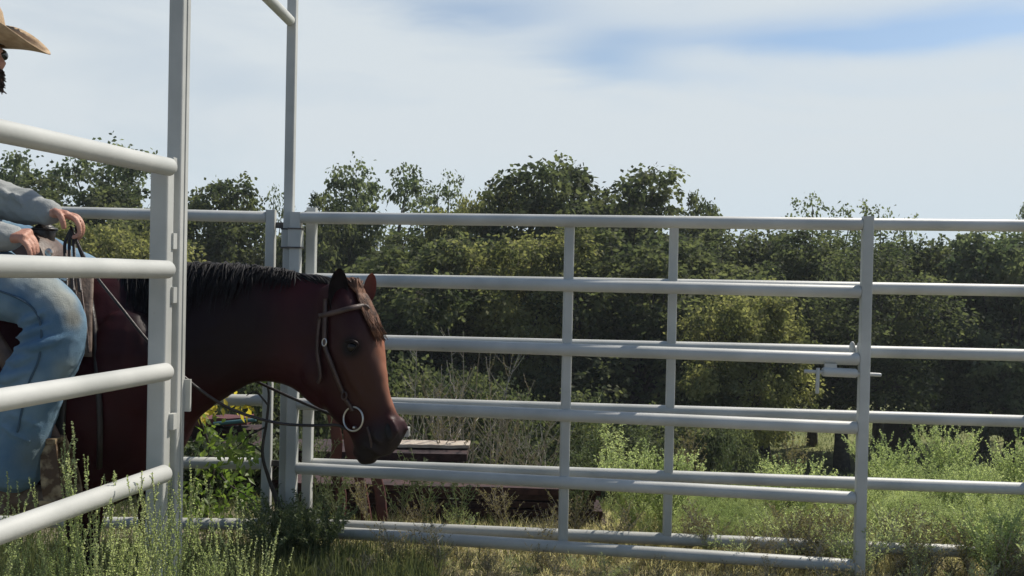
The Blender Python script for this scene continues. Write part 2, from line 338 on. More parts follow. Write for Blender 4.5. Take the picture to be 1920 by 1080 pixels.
# near left panel running toward the camera
zL = [CAMZ+.3145-.315*k for k in range(6)]
B0 = np.array([-1.0597, 2.797]); A0 = np.array([-1.1985, 2.129]); dl = unit(B0-A0)
near = thing('fence_panel', (float(B0[0]), float(B0[1]), 0), 'nearest grey pipe fence panel, crossing in front of the rider at the left edge', 'fence panel', 'grey steel pipe corral panels')
for z in zL:
    m_ = MB(); a = B0-dl*3.1; pipe(m_, (a[0], a[1], z), (B0[0], B0[1], z), .0278, 28); m_.build('rail', M['paint'], near)
up0 = Wp(302, 500, 2.85)
for q in (up0, np.array([B0[0]-dl[0]*3.12, B0[1]-dl[1]*3.12, 0])):
    m_ = MB(); bar(m_, (q[0], q[1], .01), (q[0], q[1], CAMZ+.340), .056, .056, (1, 0, 0), .007); m_.build('upright', M['paint'], near, smooth=False)
q = B0-dl*1.55
m_ = MB(); bar(m_, (q[0], q[1], zL[-1]), (q[0], q[1], zL[0]), .043, .043, (dl[0], dl[1], 0), .007); m_.build('upright', M['paint'], near, smooth=False)
for py in (306, 452, 553, 790):
    c = Wp(324, py, 2.875); m_ = MB(); box(m_, c, (.016, .03, .05 if py != 306 else .036)); m_.build('hinge_lug', M['paint'], near, smooth=False)
# gateway frame
gw = thing('gateway_frame', (-1.08, 3.6, 0), 'tall grey square tube gateway frame that the bay horse walks through', 'gateway')
pn = Wp(328, 500, 2.93); pf = Wp(541.5, 430, 4.60)
for q in (pn, pf):
    m_ = MB(); bar(m_, (q[0], q[1], .0), (q[0], q[1], 3.15), .047, .05, (1, 0, 0), .006); m_.build('post', M['paint'], gw, smooth=False)
pa = Wp(543, 38, 4.57)
m_ = MB(); tube(m_, [pa, (pn[0]-.005, pn[1], pa[2]-.10)], .0265, 20); m_.build('crossbar', M['paint'], gw)
m_ = MB(); box(m_, (pn[0]+.012, pn[1]+.018, 1.5), (.030, .024, 3.2)); m_.build('edge_channel', M['paint'], gw, smooth=False)
c = Wp(349, 741, 2.96); m_ = MB(); box(m_, c, (.030, .012, .105)); m_.build('catch_plate', M['paint'], gw, smooth=False)
# open gate
gA = Wp(563, 500, 4.548)[:2]; gB = np.array([1.600, 4.162])
gate = panel('open_gate', gA, gB, ZR, 'open grey six-rail gate swung across behind the horse head, with a slide latch', 'gate', (1,))
d = unit(gB-gA)
q = gA-d*.026; m_ = MB(); bar(m_, (q[0], q[1], .02), (q[0], q[1], CAMZ+.300), .054, .054, (1, 0, 0), .007); m_.build('upright', M['paint'], gate, smooth=False)
q = Wp(1066, 520, 4.383); m_ = MB(); bar(m_, (q[0], q[1], ZR[5]), (q[0], q[1], ZR[0]-.015), .047, .047, (1, 0, 0), .009); m_.build('upright', M['paint'], gate, smooth=False)
for z0 in (1.40+(508-445)/371, .155):
    for k, (q, w_) in enumerate(((np.array([pf[0], pf[1]]), .062), (gA-d*.026, .066))):
        m_ = MB(); bar(m_, (q[0], q[1], z0-.045), (q[0], q[1], z0+.045), w_, w_, (1, 0, 0), .006); c_ = m_.build('hinge_collar', M['paint'], gate, smooth=False)
        for dz in (-.047, .047):
            m_ = MB(); bar(m_, (q[0], q[1], z0+dz-.004), (q[0], q[1], z0+dz+.004), w_+.006, w_+.006, (1, 0, 0), .006); m_.build('collar_seam', M['dark_iron'], c_, smooth=False)
# latch
yl = 4.15
m_ = MB(); pipe(m_, Wp(1542, 697, yl), Wp(1606, 700, yl), .021); sl = m_.build('latch_sleeve', M['paint'], gate)
m_ = MB(); pipe(m_, Wp(1508, 696, yl), Wp(1652, 703, yl), .0085); rod = m_.build('latch_rod', M['paint'], gate)
m_ = MB(); pipe(m_, Wp(1534, 690, yl-.01), Wp(1532, 738, yl-.01), .0085); m_.build('handle', M['paint'], rod)
m_ = MB(); box(m_, Wp(1557, 688, yl), (.055, .012, .03)); m_.build('bracket', M['paint'], sl, smooth=False)
for px in (1598, 1612):
    m_ = MB(); ball(m_, Wp(px, 652, yl+.05), (.014, .012, .030)); box(m_, Wp(px, 662, yl+.05), (.024, .012, .04)); m_.build('keeper', M['paint'], gate)
# panel behind the gate and its neighbour
p2a = Wp(592, 500, 4.64)[:2]; p2b = np.array([2.49, 4.335])
Z2 = ([z+.004 for z in ZR], [z+.021 for z in ZR])
pr = panel('fence_panel', p2a, p2b, Z2, 'grey pipe fence panel right behind the open gate, running on to the right edge', 'fence panel', (0, .515, 1), 'grey steel pipe corral panels')
p3b = p2b+unit(p2b-p2a)*3.5
panel('fence_panel', p2b+unit(p2b-p2a)*.11, p3b, [z+.02 for z in ZR], 'grey pipe fence panel continuing beyond the right edge of the gate line', 'fence panel', (0, .5, 1), 'grey steel pipe corral panels')
# far left panel behind the horse
p4b = Wp(499, 430, 4.625)[:2]; p4a = np.array([-4.1, 4.52])
panel('fence_panel', p4a, p4b, [z+.003 for z in ZR], 'grey pipe fence panel behind the horse neck, left of the far gateway post', 'fence panel', (0, .4, 1), 'grey steel pipe corral panels')
for z0, lb in ((1.4+(508-420)/371, 'upper dark steel clip joining the far left panel to the gateway post'), (.42, 'lower dark steel clip joining the far left panel to the gateway post')):
    m_ = MB(); box(m_, (p4b[0]+.06, 4.63, z0), (.07, .008, .03)); tag(m_.build('panel_clip', M['dark_iron'], smooth=False), lb, 'clip', 'panel clips')

# ================================================================ the horse
def toPx(P):
    P = np.atleast_2d(P)-np.array([0, 0, CAMZ]); cp, sp = math.cos(PITCH), math.sin(PITCH)
    d = P[:, 1]*cp-P[:, 2]*sp; u = P[:, 2]*cp+P[:, 1]*sp; X_ = F*P[:, 0]/d; Y_ = -F*u/d
    cr, sr = math.cos(ROLL), math.sin(ROLL)
    return np.stack([960+X_*cr-Y_*sr, 540+X_*sr+Y_*cr], 1)
class Surf:
    """near side of a loft, looked up by photo pixel"""
    def __init__(s, lf, side=-1):
        t, th = np.meshgrid(np.linspace(0, lf.n, 420), np.linspace(2, 178, 200)); s.t, s.th = t.ravel(), side*np.radians(th.ravel()); s.lf = lf
        s.px = toPx(lf.pt(s.t, s.th))
    def __call__(s, px, py, off=0.0):
        i = np.argmin(((s.px-[px, py])**2).sum(1)); return s.lf.pt(s.t[i], s.th[i], off)[0]
YC = 3.27
tr_rings = [(-2.84, 1.18, 1.00, .06, .1), (-2.78, 1.30, .86, .15, .1), (-2.62, 1.41, .74, .25, .05), (-2.42, 1.44, .68, .285, 0), (-2.2, 1.40, .63, .285, .05), (-1.95, 1.36, .58, .295, .12),
            (-1.72, 1.37, .56, .29, .18), (-1.55, 1.405, .565, .265, .3), (-1.40, 1.40, .60, .24, .32), (-1.27, 1.30, .68, .215, .25), (-1.19, 1.14, .78, .16, .1), (-1.15, 1.02, .88, .07, 0)]
trunk = Loft([((x, YC, zt), (x, YC, zb), w, k) for x, zt, zb, w, k in tr_rings])
nk = [((150, 530), (190, 960), .20, .35, 3.27), ((215, 512), (300, 905), .185, .38, 3.27), ((285, 502), (340, 845), .150, .38, 3.26), ((350, 499), (367, 790), .125, .36, 3.25), ((430, 501), (425, 745), .105, .32, 3.24),
      ((505, 508), (483, 714), .09, .25, 3.23), ((560, 516), (548, 724), .082, .2, 3.22), ((610, 522), (592, 762), .074, .15, 3.21), ((640, 532), (622, 770), .06, .1, 3.20)]
neck = Loft([(Wp(*a, y), Wp(*b, y), w, k) for a, b, w, k, y in nk])
YAW = R(27); HL = np.array([math.sin(YAW), math.cos(YAW), 0])
def Hp(px, py): return Wp(px, py, 3.20-math.tan(YAW)*(px-620)/530)
hd = [((645, 520), (606, 548), .042, 0), ((668, 545), (596, 590), .064, -.05), ((689, 585), (590, 640), .078, -.2), ((703, 625), (588, 690), .086, -.2), ((713, 662), (594, 730), .082, -.12), ((722, 705), (612, 762), .062, -.02),
      ((731, 742), (636, 790), .048, .05), ((740, 772), (656, 812), .042, .05), ((750, 800), (664, 830), .045, -.15), ((750, 828), (670, 848), .040, -.15), ((734, 852), (684, 861), .024, 0)]
head = Loft([(Hp(*a), Hp(*b), w, k) for a, b, w, k in hd], HL, .80)
hp_eye = head.pt(3.3, math.radians(-55))[0]
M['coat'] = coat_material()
nS, hS, bS = Surf(neck), Surf(head), Surf(trunk)
horse = thing('horse', (-2.0, YC, 0), 'dark bay horse with black mane walking through the gateway, head lowered', 'horse')
mb = MB(); trunk.mesh(mb, 60, 36); neck.mesh(mb, 50, 30); head.mesh(mb, 60, 30)
ball(mb, (-1.33, YC-.13, 1.02), (.16, .12, .24)); ball(mb, (-1.33, YC+.13, 1.02), (.16, .12, .24))       # shoulders
ball(mb, (-2.55, YC-.14, 1.08), (.25, .15, .28)); ball(mb, (-2.55, YC+.14, 1.08), (.25, .15, .28))       # quarters
def leg(pts, rs): tube(mb, pts, rs, 18, cap=True, smooth=40)
for s, dx in ((-1, 0), (1, .13)):
    y = YC+s*.135
    leg([(-1.42+dx*.5, y, .90), (-1.44+dx*.7, y, .74), (-1.46+dx, y, .60), (-1.47+dx, y, .48), (-1.465+dx, y, .40), (-1.475+dx, y, .30), (-1.48+dx, y, .18), (-1.475+dx, y, .115), (-1.45+dx, y, .065), (-1.44+dx, y, .035)],
        [.115, .10, .072, .052, .050, .033, .030, .040, .036, .050])
    ball(mb, (-1.432+dx, y, .028), (.062, .056, .03))
    x = -2.62+(.0 if s < 0 else -.16)
    leg([(x, y, 1.0), (x+.03, y, .84), (x-.02, y, .70), (x-.12, y, .58), (x-.155, y, .50), (x-.13, y, .38), (x-.115, y, .24), (x-.11, y, .12), (x-.08, y, .065), (x-.07, y, .035)],
        [.17, .135, .10, .062, .052, .040, .034, .043, .037, .050])
    ball(mb, (x-.06, y, .028), (.06, .056, .03))
# head details: brow, facial crest, jowl, nostril wings, lips, chin
def both(f):
    f(-1)
    f(1)
def hp(t, th, off=0): return head.pt(t, math.radians(th), off)[0]
for s in (-1, 1):
    ball(mb, hp(2.95, s*46, -.012), (.026, .018, .018)); ball(mb, hp(3.6, s*62, -.016), (.030, .018, .024))
    tube(mb, [hp(3.9, s*72, -.006), hp(4.6, s*72, -.004), hp(5.4, s*70, -.004), hp(6.0, s*72, -.008)], [.014, .013, .011, .007], 10)
    c = (head.T[4]*.30+head.B[4]*.70+head.T[3]*.25+head.B[3]*.75)/2+s*HL*.052; ball(mb, c, (.075, .036, .082))
    tube(mb, [hp(7.1, s*40, -.004), hp(7.65, s*28, .004), hp(8.2, s*24, .006), hp(8.7, s*44, .001)], [.009, .012, .013, .010], 10)
    tube(mb, [hp(7.5, s*66, -.002), hp(8.0, s*80, .003), hp(8.6, s*72, .002)], [.008, .010, .010], 10)
    tube(mb, [hp(8.6, s*100, -.003), hp(9.1, s*85, -.001), hp(9.6, s*70, -.006)], [.010, .012, .012], 10)
tube(mb, [Hp(668, 845), Hp(684, 857), Hp(700, 860)], [.020, .026, .016], 12)
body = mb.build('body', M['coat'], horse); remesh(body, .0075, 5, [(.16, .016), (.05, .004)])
for s in (-1, 1):
    m_ = MB(); c = hp(3.30, s*52, -.008); ball(m_, c, (.020, .014, .018), 16); e_ = m_.build('eye', M['eye'], horse)
    m_ = MB(); tube(m_, [hp(3.62, s*57, .0), hp(3.34, s*42, .005), hp(3.06, s*50, .005), hp(2.98, s*60, .0)], [.003, .005, .005, .003], 8, smooth=12); m_.build('eyelid', M['coat'], e_)
    m_ = MB(); c = hp(8.1, s*38, -.001); ax = unit(hp(8.1, s*38, .02)-c); q_ = Vector(ax).to_track_quat('Z', 'Y').to_matrix(); ball(m_, c, (.021, .030, .010), 16, rot=np.array(q_)); m_.build('nostril', M['nostril'], horse)
# ears
def ear(px, py, tip, y, m, wd):
    m_ = MB(); a = Wp(px, py, y); b = Wp(*tip, y-.01); n_ = 14; V = []; ax = b-a; out_ = np.array([.45, -.89, 0]) ; sd_ = unit(np.cross(ax, out_))
    for k in range(n_):
        f = k/(n_-1); w_ = wd*float(np.interp(f, [0, .15, .3, .5, .7, .85, .95, 1], [.62, .85, 1.0, 1.05, .92, .68, .42, .08]))
        for j in range(9):
            g = -1+2*j/8; V.append(a+ax*f+sd_*w_*g+out_*(.5*w_*(g*g)-.45*w_)+unit(ax)*0)
    V = np.array(V); B_ = V-out_*.006
    f_ = [(k*9+j, k*9+j+1, (k+1)*9+j+1, (k+1)*9+j) for k in range(n_-1) for j in range(8)]
    m_.add(V, f_); m_.add(B_, [q[::-1] for q in f_])
    L0 = n_*9
    m_.f += [(k*9, (k+1)*9, L0+(k+1)*9, L0+k*9) for k in range(n_-1)]+[(k*9+8, L0+k*9+8, L0+(k+1)*9+8, (k+1)*9+8) for k in range(n_-1)]
    return m_.build('ear', m, horse)
M['ear_dark'] = mat('dark_ear', (.006, .005, .005), .85, (.014, .010, .011), 50, spec=.1)
M['ear_red'] = mat('red_ear', (.12, .035, .028), .6, (.17, .055, .045), 30, transl=.35)
ear(632, 584, (637, 503), 3.12, M['ear_dark'], .033); ear(690, 566, (698, 512), 3.22, M['ear_red'], .022)
# mane: locks falling over the near side
rs = np.random.RandomState(4)
m_ = MB()
def lock(m_, lf, t0, th0, th1, dt, r, off, n=9):
    u = np.linspace(0, 1, n); wob_ = rs.normal(0, .014, (n, 3)).cumsum(0)*.35*min(1, (th1-th0)/60)
    P = lf.pt(t0+dt*u, -np.radians(th0+(th1-th0)*u**.9), off*(1+.6*u))+wob_*.4
    tube(m_, P, r*(1-.75*u**1.6), 5, cap=False)
for i in range(1150):
    t0 = rs.uniform(.9, 5.9); ln = rs.uniform(26, 62)*(1 if t0 < 4.6 else .7)*rs.choice([1, 1, 1, 1.2]); lock(m_, neck, t0, rs.uniform(-14, 10), ln, rs.uniform(-.25, .18), rs.uniform(.0018, .0052), rs.uniform(.001, .012))
for i in range(60):
    t0 = rs.uniform(5.3, 6.9); lock(m_, neck, t0, rs.uniform(-14, 2), rs.uniform(8, 30), rs.uniform(.5, .9), .005, rs.uniform(.001, .004), 6)
m_.build('mane', M['hair'], horse)
m_ = MB()
for i in range(130):
    a = Hp(rs.uniform(652, 672), rs.uniform(520, 540))+HL*rs.uniform(-.02, .03); L_ = rs.uniform(.6, 1.3); g = rs.uniform(-.026, .034)
    P = [a, hp(1.2, 4+rs.uniform(-14, 14), .010), hp(2.0, rs.uniform(-14, 14)+g*200, .011), hp(2.0+1.15*L_, g*420, .008+rs.uniform(0, .014))]
    tube(m_, P, [.0042, .0045, .0032, .0010], 5, cap=False, smooth=9)
m_.build('forelock', M['forelock'], horse)
m_ = MB()
for i in range(110):
    a = rs.uniform(-.05, .05, 2); P = [(-2.80+a[0], YC+a[1], 1.27), (-2.93+a[0], YC+a[1]*1.4, 1.12), (-2.97+a[0]*1.6, YC+a[1]*1.9, .8), (-2.95+a[0]*2, YC+a[1]*1.7, rs.uniform(.3, .45))]
    tube(m_, P, [.012, .012, .009, .002], 5, cap=False, smooth=9)
m_.build('tail', M['hair'], horse)

# ---------------------------------------------------------------- bridle
bri = thing('bridle', tuple(map(float, Hp(620, 590))), 'brown leather bridle with a round snaffle ring worn on the horse head', 'bridle')
def strap(name, pts, r=.009, flat=.3, m='strap', parent=bri, sm=24, S_=hS, off=.007):
    P = [S_(x, y, off) for x, y in pts]; m_ = MB(); P = catmull(np.array(P), np.linspace(0, len(P)-1, sm))
    T = np.gradient(P, axis=0); V = []
    for k in range(len(P)):      # strap lies flat on the cheek
        nrm = -HL; w_ = unit(np.cross(unit(T[k]), nrm)); nn = np.cross(w_, unit(T[k]))
        for a_, b_ in ((1, .5), (1, -.5), (-1, -.5), (-1, .5)): V.append(P[k]+w_*r*a_+nn*.0035*b_*2)
    n_ = len(P); m_.add(V, [(k*4+j, k*4+(j+1) % 4, (k+1)*4+(j+1) % 4, (k+1)*4+j) for k in range(n_-1) for j in range(4)]+[(0, 1, 2, 3), ((n_-1)*4+3, (n_-1)*4+2, (n_-1)*4+1, (n_-1)*4)])
    return m_.build(name, M[m], parent)
strap('browband', [(604, 592), (630, 587), (655, 580), (678, 577), (690, 580)], .0085, off=.012)
strap('cheek_strap', [(613, 560), (613, 590), (612, 625), (613, 650), (624, 680), (634, 710), (646, 736)], .0075, off=.010)
strap('cheek_strap', [(652, 748), (660, 762), (664, 770)], .007, off=.010)
strap('throat_strap', [(604, 596), (600, 650), (606, 700), (602, 716)], .006, off=.012)
def ringobj(name, px, py, R_, r, m, sq=1.0, off=.012, side=-1, parent=bri):
    c = hS(px, py, off)
    if side > 0: c = c+HL*.115
    m_ = MB(); torus(m_, c, R_, r, -HL*.97+np.array([0, 0, .1]), 40, 8, sq); return m_.build(name, M[m], parent)
ringobj('buckle', 613, 641, .0125, .0026, 'steel', .7); ringobj('keeper_loop', 650, 741, .013, .0035, 'strap', .75)
ringobj('bit_ring', 669, 784, .0405, .0034, 'steel', 1.0, .016); ringobj('bit_ring', 669, 784, .0405, .0034, 'steel', 1.0, .0, 1)
c = hS(669, 800, .012); m_ = MB(); tube(m_, [c, c+HL*.125], .006, 10); m_.build('mouthpiece', M['steel'], bri)
strap('curb_strap', [(690, 800), (695, 820), (699, 842)], .0035, off=.004)
# reins
hand_px = (138, 436)
h0 = Wp(*hand_px, 3.20)
c = hS(656, 800, .02)
rn = thing('reins', tuple(map(float, h0)), 'dark leather reins looping from the rider hand to the bit ring', 'reins')
m_ = MB(); tube(m_, [h0+np.array([-.01, 0, .02]), Wp(152, 470, 3.12), Wp(176, 512, 3.04), Wp(228, 578, 3.0), Wp(278, 640, 2.99), Wp(330, 693, 2.99), Wp(385, 738, 3.0), Wp(440, 770, 3.03), Wp(520, 793, 3.06), Wp(590, 798, 3.08), Wp(630, 797, 3.10), c], [.0050]*12, 8, smooth=70); m_.build('rein', M['dark_leather'], rn)
m_ = MB(); tube(m_, [h0+np.array([.0, .02, .02]), Wp(150, 470, 3.28), Wp(178, 512, 3.42), Wp(300, 610, 3.48), Wp(420, 688, 3.44), Wp(478, 714, 3.40), Wp(545, 745, 3.36), Wp(606, 771, 3.32), Wp(650, 786, 3.24), Hp(668, 790)+HL*.06], [.0055]*10, 8, smooth=70); m_.build('rein', M['dark_leather'], rn)
m_ = MB()
for k, dx in enumerate((-10, -2, 6)): tube(m_, [h0+np.array([-.01, .0, .01]), Wp(132+dx, 455, 3.19), Wp(133+dx*1.1, 485, 3.15), Wp(138+dx*1.4, 520, 3.08), Wp(140+dx*1.6, 545, 3.04)], [.006]*5, 8, smooth=14, flat=.5)
m_.build('rein_tail', M['dark_leather'], rn)

# ---------------------------------------------------------------- saddle
sad = thing('saddle', (-1.85, YC, 1.40), 'brown western saddle with black horn on the bay horse', 'saddle')
def sheet(name, xs_, ys_, off, m, parent, th=.008, S_=bS, shape=None, mirror=False):
    g = np.array([[S_(x, y, off) for x in np.linspace(*xs_, 12)] for y in np.linspace(*ys_, 14)])
    if shape is not None: g = shape(g)
    for _ in range(3): g[1:-1] = (g[:-2]+2*g[1:-1]+g[2:])/4; g[:, 1:-1] = (g[:, :-2]+2*g[:, 1:-1]+g[:, 2:])/4
    if mirror: g[..., 1] = 2*YC-g[..., 1]
    ny_, nx_ = g.shape[:2]; V = g.reshape(-1, 3); nrm = np.array([0, -1., 0])*(1 if not mirror else -1)
    f_ = [(j*nx_+i, j*nx_+i+1, (j+1)*nx_+i+1, (j+1)*nx_+i) for j in range(ny_-1) for i in range(nx_-1)]
    L0 = len(V); edge = [j*nx_ for j in range(ny_)]+[(ny_-1)*nx_+i for i in range(1, nx_)]+[j*nx_+nx_-1 for j in range(ny_-2, -1, -1)]+[i for i in range(nx_-2, 0, -1)]
    m_ = MB(); m_.add(np.vstack([V+nrm*th, V]), f_+[tuple(L0+i for i in q[::-1]) for q in f_]+[(edge[k], edge[(k+1) % len(edge)], L0+edge[(k+1) % len(edge)], L0+edge[k]) for k in range(len(edge))])
    return m_.build(name, M[m], parent)
for mir in (False, True):
    sheet('saddle_blanket', (-190, 150), (508, 588), .008, 'dark_leather', sad, .012, mirror=mir)
    sheet('skirt', (-160, 168), (506, 566), .024, 'leather', sad, .010, mirror=mir)
    sheet('fender', (118, 181), (520, 671), .036, 'dusty_leather', sad, .007, mirror=mir)
# stitched edges on the fender
m_ = MB(); tube(m_, [bS(x, y, .048) for x, y in ((150, 518), (158, 545), (164, 575), (171, 610), (176, 640), (178, 665))], .0035, 6, smooth=20); m_.build('edge_binding', M['strap'], sad)
m_ = MB(); tube(m_, [bS(x, y, .048) for x, y in ((120, 532), (138, 540), (148, 556), (152, 572), (146, 586))], .0025, 6, smooth=20); m_.build('saddle_string', M['strap'], sad)
m_ = MB(); tube(m_, [bS(x, y, .014) for x, y in ((158, 505), (170, 560), (180, 620), (186, 690), (190, 780), (190, 860), (186, 930))], .0105, 6, smooth=30, flat=.4); m_.build('breast_strap', M['dark_leather'], sad)
m_ = MB(); tube(m_, [bS(x, y, .014) for x, y in ((118, 650), (112, 740), (108, 830), (104, 900), (100, 940))], .030, 8, smooth=30, flat=.25, up=(0, 1, 0)); m_.build('cinch', M['dark_leather'], sad)
# seat, swell, cantle
seat = Loft([((-2.33, YC, 1.56), (-2.30, YC, 1.42), .14, 0), ((-2.27, YC, 1.54), (-2.25, YC, 1.40), .20, 0), ((-2.15, YC, 1.475), (-2.15, YC, 1.37), .20, 0), ((-1.98, YC, 1.45), (-1.98, YC, 1.36), .17, 0), ((-1.84, YC, 1.47), (-1.84, YC, 1.37), .14, 0), ((-1.74, YC, 1.51), (-1.74, YC, 1.38), .12, 0)])
m_ = MB(); seat.mesh(m_, 30, 24); m_.build('seat', M['leather'], sad)
sw = Loft([((-1.80, YC, 1.47), (-1.80, YC, 1.34), .10, .3), ((-1.75, YC, 1.53), (-1.72, YC, 1.33), .165, .3), ((-1.68, YC, 1.515), (-1.65, YC, 1.33), .165, .3), ((-1.63, YC, 1.46), (-1.60, YC, 1.34), .10, .3)])
m_ = MB(); sw.mesh(m_, 20, 24); m_.build('swell', M['leather'], sad)
m_ = MB(); tube(m_, [Wp(84, 498, YC), Wp(84, 470, YC), Wp(84, 448, YC), Wp(83, 434, YC)], [.034, .030, .033, .040], 20); ball(m_, Wp(84, 430, YC), (.046, .044, .012)); m_.build('horn', M['dark_leather'], sad)
m_ = MB(); ball(m_, Wp(91, 474, YC-.17), (.014, .006, .016)); m_.build('concho', M['steel'], sad)
m_ = MB(); ball(m_, Wp(120, 523, YC-.30), (.013, .006, .007)); m_.build('concho', M['steel'], sad)
for s in (-1, 1):
    y = 2.93 if s < 0 else 2*YC-2.93
    m_ = MB()
    def plate(dy, wt, wb):
        a, b = Wp(100, 822, 2.93), Wp(118, 932, 2.93); g = []
        for k in range(9):
            f = k/8; w_ = wt+(wb-wt)*math.sin(f*math.pi*.62); c_ = a+(b-a)*f; c_[1] = y+dy*math.sin(.5+f*1.2)
            g += [c_+np.array([-w_, 0, 0]), c_+np.array([w_, 0, 0]), c_+np.array([w_, .011, 0]), c_+np.array([-w_, .011, 0])]
        m_.add(g, [(k*4+j, k*4+(j+1) % 4, (k+1)*4+(j+1) % 4, (k+1)*4+j) for k in range(8) for j in range(4)]+[(0, 1, 2, 3), (35, 34, 33, 32)])
    plate(-.062, .022, .031); plate(.062, .022, .031)
    a = Wp(118, 934, 2.93); box(m_, (a[0], y, a[2]), (.085, .135, .014)); a = Wp(100, 824, 2.93); box(m_, (a[0], y, a[2]), (.05, .075, .016))
    m_.build('stirrup', M['rawhide'], sad, smooth=False)
    m_ = MB(); tube(m_, [(-1.72, YC+s*.30, 1.2), Wp(72, 760, 2.95)*[1, 0, 1]+[0, y, 0], Wp(98, 824, 2.93)*[1, 0, 1]+[0, y, 0]], .03, 8, smooth=12, flat=.25, up=(0, 1, 0)); m_.build('stirrup_leather', M['leather'], sad)

# ================================================================ the rider
per = thing('person', (-2.0, YC, 1.45), 'person in straw cowboy hat, grey shirt and faded blue jeans riding the bay horse', 'person')
def limb(mb, pts, rs_, n=18, sm=34): tube(mb, pts, rs_, n, smooth=sm)
hipN, hipF = np.array([-2.03, YC-.13, 1.52]), np.array([-2.03, YC+.13, 1.52])
legN = [hipN, Wp(0, 534, 2.98), Wp(72, 562, 2.93), Wp(114, 596, 2.915), Wp(98, 655, 2.91), Wp(64, 720, 2.91), Wp(42, 800, 2.91), Wp(26, 882, 2.91)]
def mir(P): return [np.array([p[0], 2*YC-p[1], p[2]]) for p in P]
mb = MB()       # the body
limb(mb, legN, [.11, .085, .065, .058, .058, .056, .045, .04]); limb(mb, mir(legN), [.11, .085, .065, .058, .058, .056, .045, .04])
tor = Loft([((-1.93, YC, 1.46), (-2.20, YC, 1.46), .15, 0), ((-1.95, YC, 1.58), (-2.22, YC, 1.58), .145, 0), ((-1.98, YC, 1.75), (-2.22, YC, 1.75), .165, 0), ((-1.98, YC, 1.88), (-2.18, YC, 1.88), .18, 0), ((-2.0, YC, 1.965), (-2.11, YC, 1.965), .09, 0)], (0, 1, 0))
tor.mesh(mb, 20, 24)
limb(mb, [(-2.06, YC, 1.92), (-2.02, YC, 2.02), (-1.98, YC, 2.08)], [.06, .055, .055])
HC = np.array([-1.955, YC, 2.145])
ball(mb, HC, (.098, .076, .122), 24); ball(mb, HC+[.035, 0, -.065], (.068, .055, .055), 18)
tube(mb, [HC+[.088, 0, .012], HC+[.104, 0, -.018], HC+[.098, 0, -.03]], [.010, .015, .012], 10); ball(mb, HC+[.085, 0, -.062], (.016, .026, .008)); ball(mb, HC+[.085, 0, .03], (.014, .05, .010))
for s in (-1, 1): ball(mb, HC+[-.01, s*.077, -.005], (.018, .008, .030))
armN = [np.array([-2.08, YC-.20, 1.88]), Wp(-150, 350, 2.98), Wp(-98, 424, 2.97), Wp(-40, 440, 2.96), Wp(20, 445, 2.955)]
armF = [np.array([-2.08, YC+.19, 1.88]), Wp(-120, 310, 3.45), Wp(-70, 366, 3.42), Wp(0, 374, 3.32), Wp(60, 392, 3.24), Wp(94, 399, 3.20)]
limb(mb, armN, [.05, .042, .036, .032, .026]); limb(mb, armF, [.05, .042, .038, .036, .030, .026])
def hand(wrist, kn, fingers, thumb, pr):
    w_, k_ = np.asarray(wrist), np.asarray(kn)
    side = unit(np.array([fingers[-1][0][0]-fingers[0][0][0], fingers[-1][0][1]-fingers[0][0][1], fingers[-1][0][2]-fingers[0][0][2]]))
    for f in (-1, -.33, .33, 1): tube(mb, [w_+side*.014*f, w_*.5+k_*.5+side*.024*f, k_+side*.030*f], [pr, pr*1.0, pr*.8], 12, smooth=8)
    for P in fingers: tube(mb, P, np.linspace(.0100, .0078, len(P)), 10, smooth=14)
    tube(mb, thumb, np.linspace(.0125, .009, len(thumb)), 10, smooth=12)
# left (far) hand gripping the reins: knuckles toward the right, fingers folding down round them
kn = Wp(126, 402, 3.19)
fing = []
for k, (dy, ex, ey) in enumerate(((-.034, -3, 3), (-.011, 3, 1), (.012, 4, 4), (.034, 0, 7))):
    fing.append([Wp(124+ex, 402+ey*.5, 3.19+dy), Wp(141+ex, 405+ey, 3.19+dy), Wp(151+ex, 420+ey, 3.19+dy), Wp(150+ex*.5, 437+ey, 3.19+dy), Wp(139+ex*.5, 442+ey, 3.19+dy)])
hand(Wp(94, 400, 3.20), kn, fing, [Wp(103, 396, 3.155), Wp(112, 402, 3.13), Wp(117, 414, 3.125), Wp(120, 427, 3.13)], .0165)
# right (near) hand resting on the thigh, fingers draped forward and down
kn = Wp(50, 440, 2.95)
fing = []
for k, (dy, ex, ey) in enumerate(((-.034, -9, 9), (-.012, -3, 4), (.011, 2, 0), (.033, 4, -2))):
    fing.append([Wp(48+ex, 440+ey, 2.95+dy), Wp(58+ex, 449+ey, 2.95+dy), Wp(64+ex, 461+ey, 2.95+dy), Wp(66+ex, 474+ey*.6, 2.95+dy)])
hand(Wp(20, 445, 2.955), kn, fing, [Wp(26, 446, 2.99), Wp(42, 452, 3.0), Wp(54, 462, 3.005), Wp(60, 472, 3.0)], .0175)
o = mb.build('body', M['skin'], per); remesh(o, .0040, 2)
mb = MB()       # jeans
rj = [.130, .108, .090, .076, .092, .100, .093, .088]
limb(mb, legN, rj, 22, 50); limb(mb, mir(legN), rj, 22, 50); ball(mb, (-2.06, YC, 1.50), (.16, .19, .10), 20)
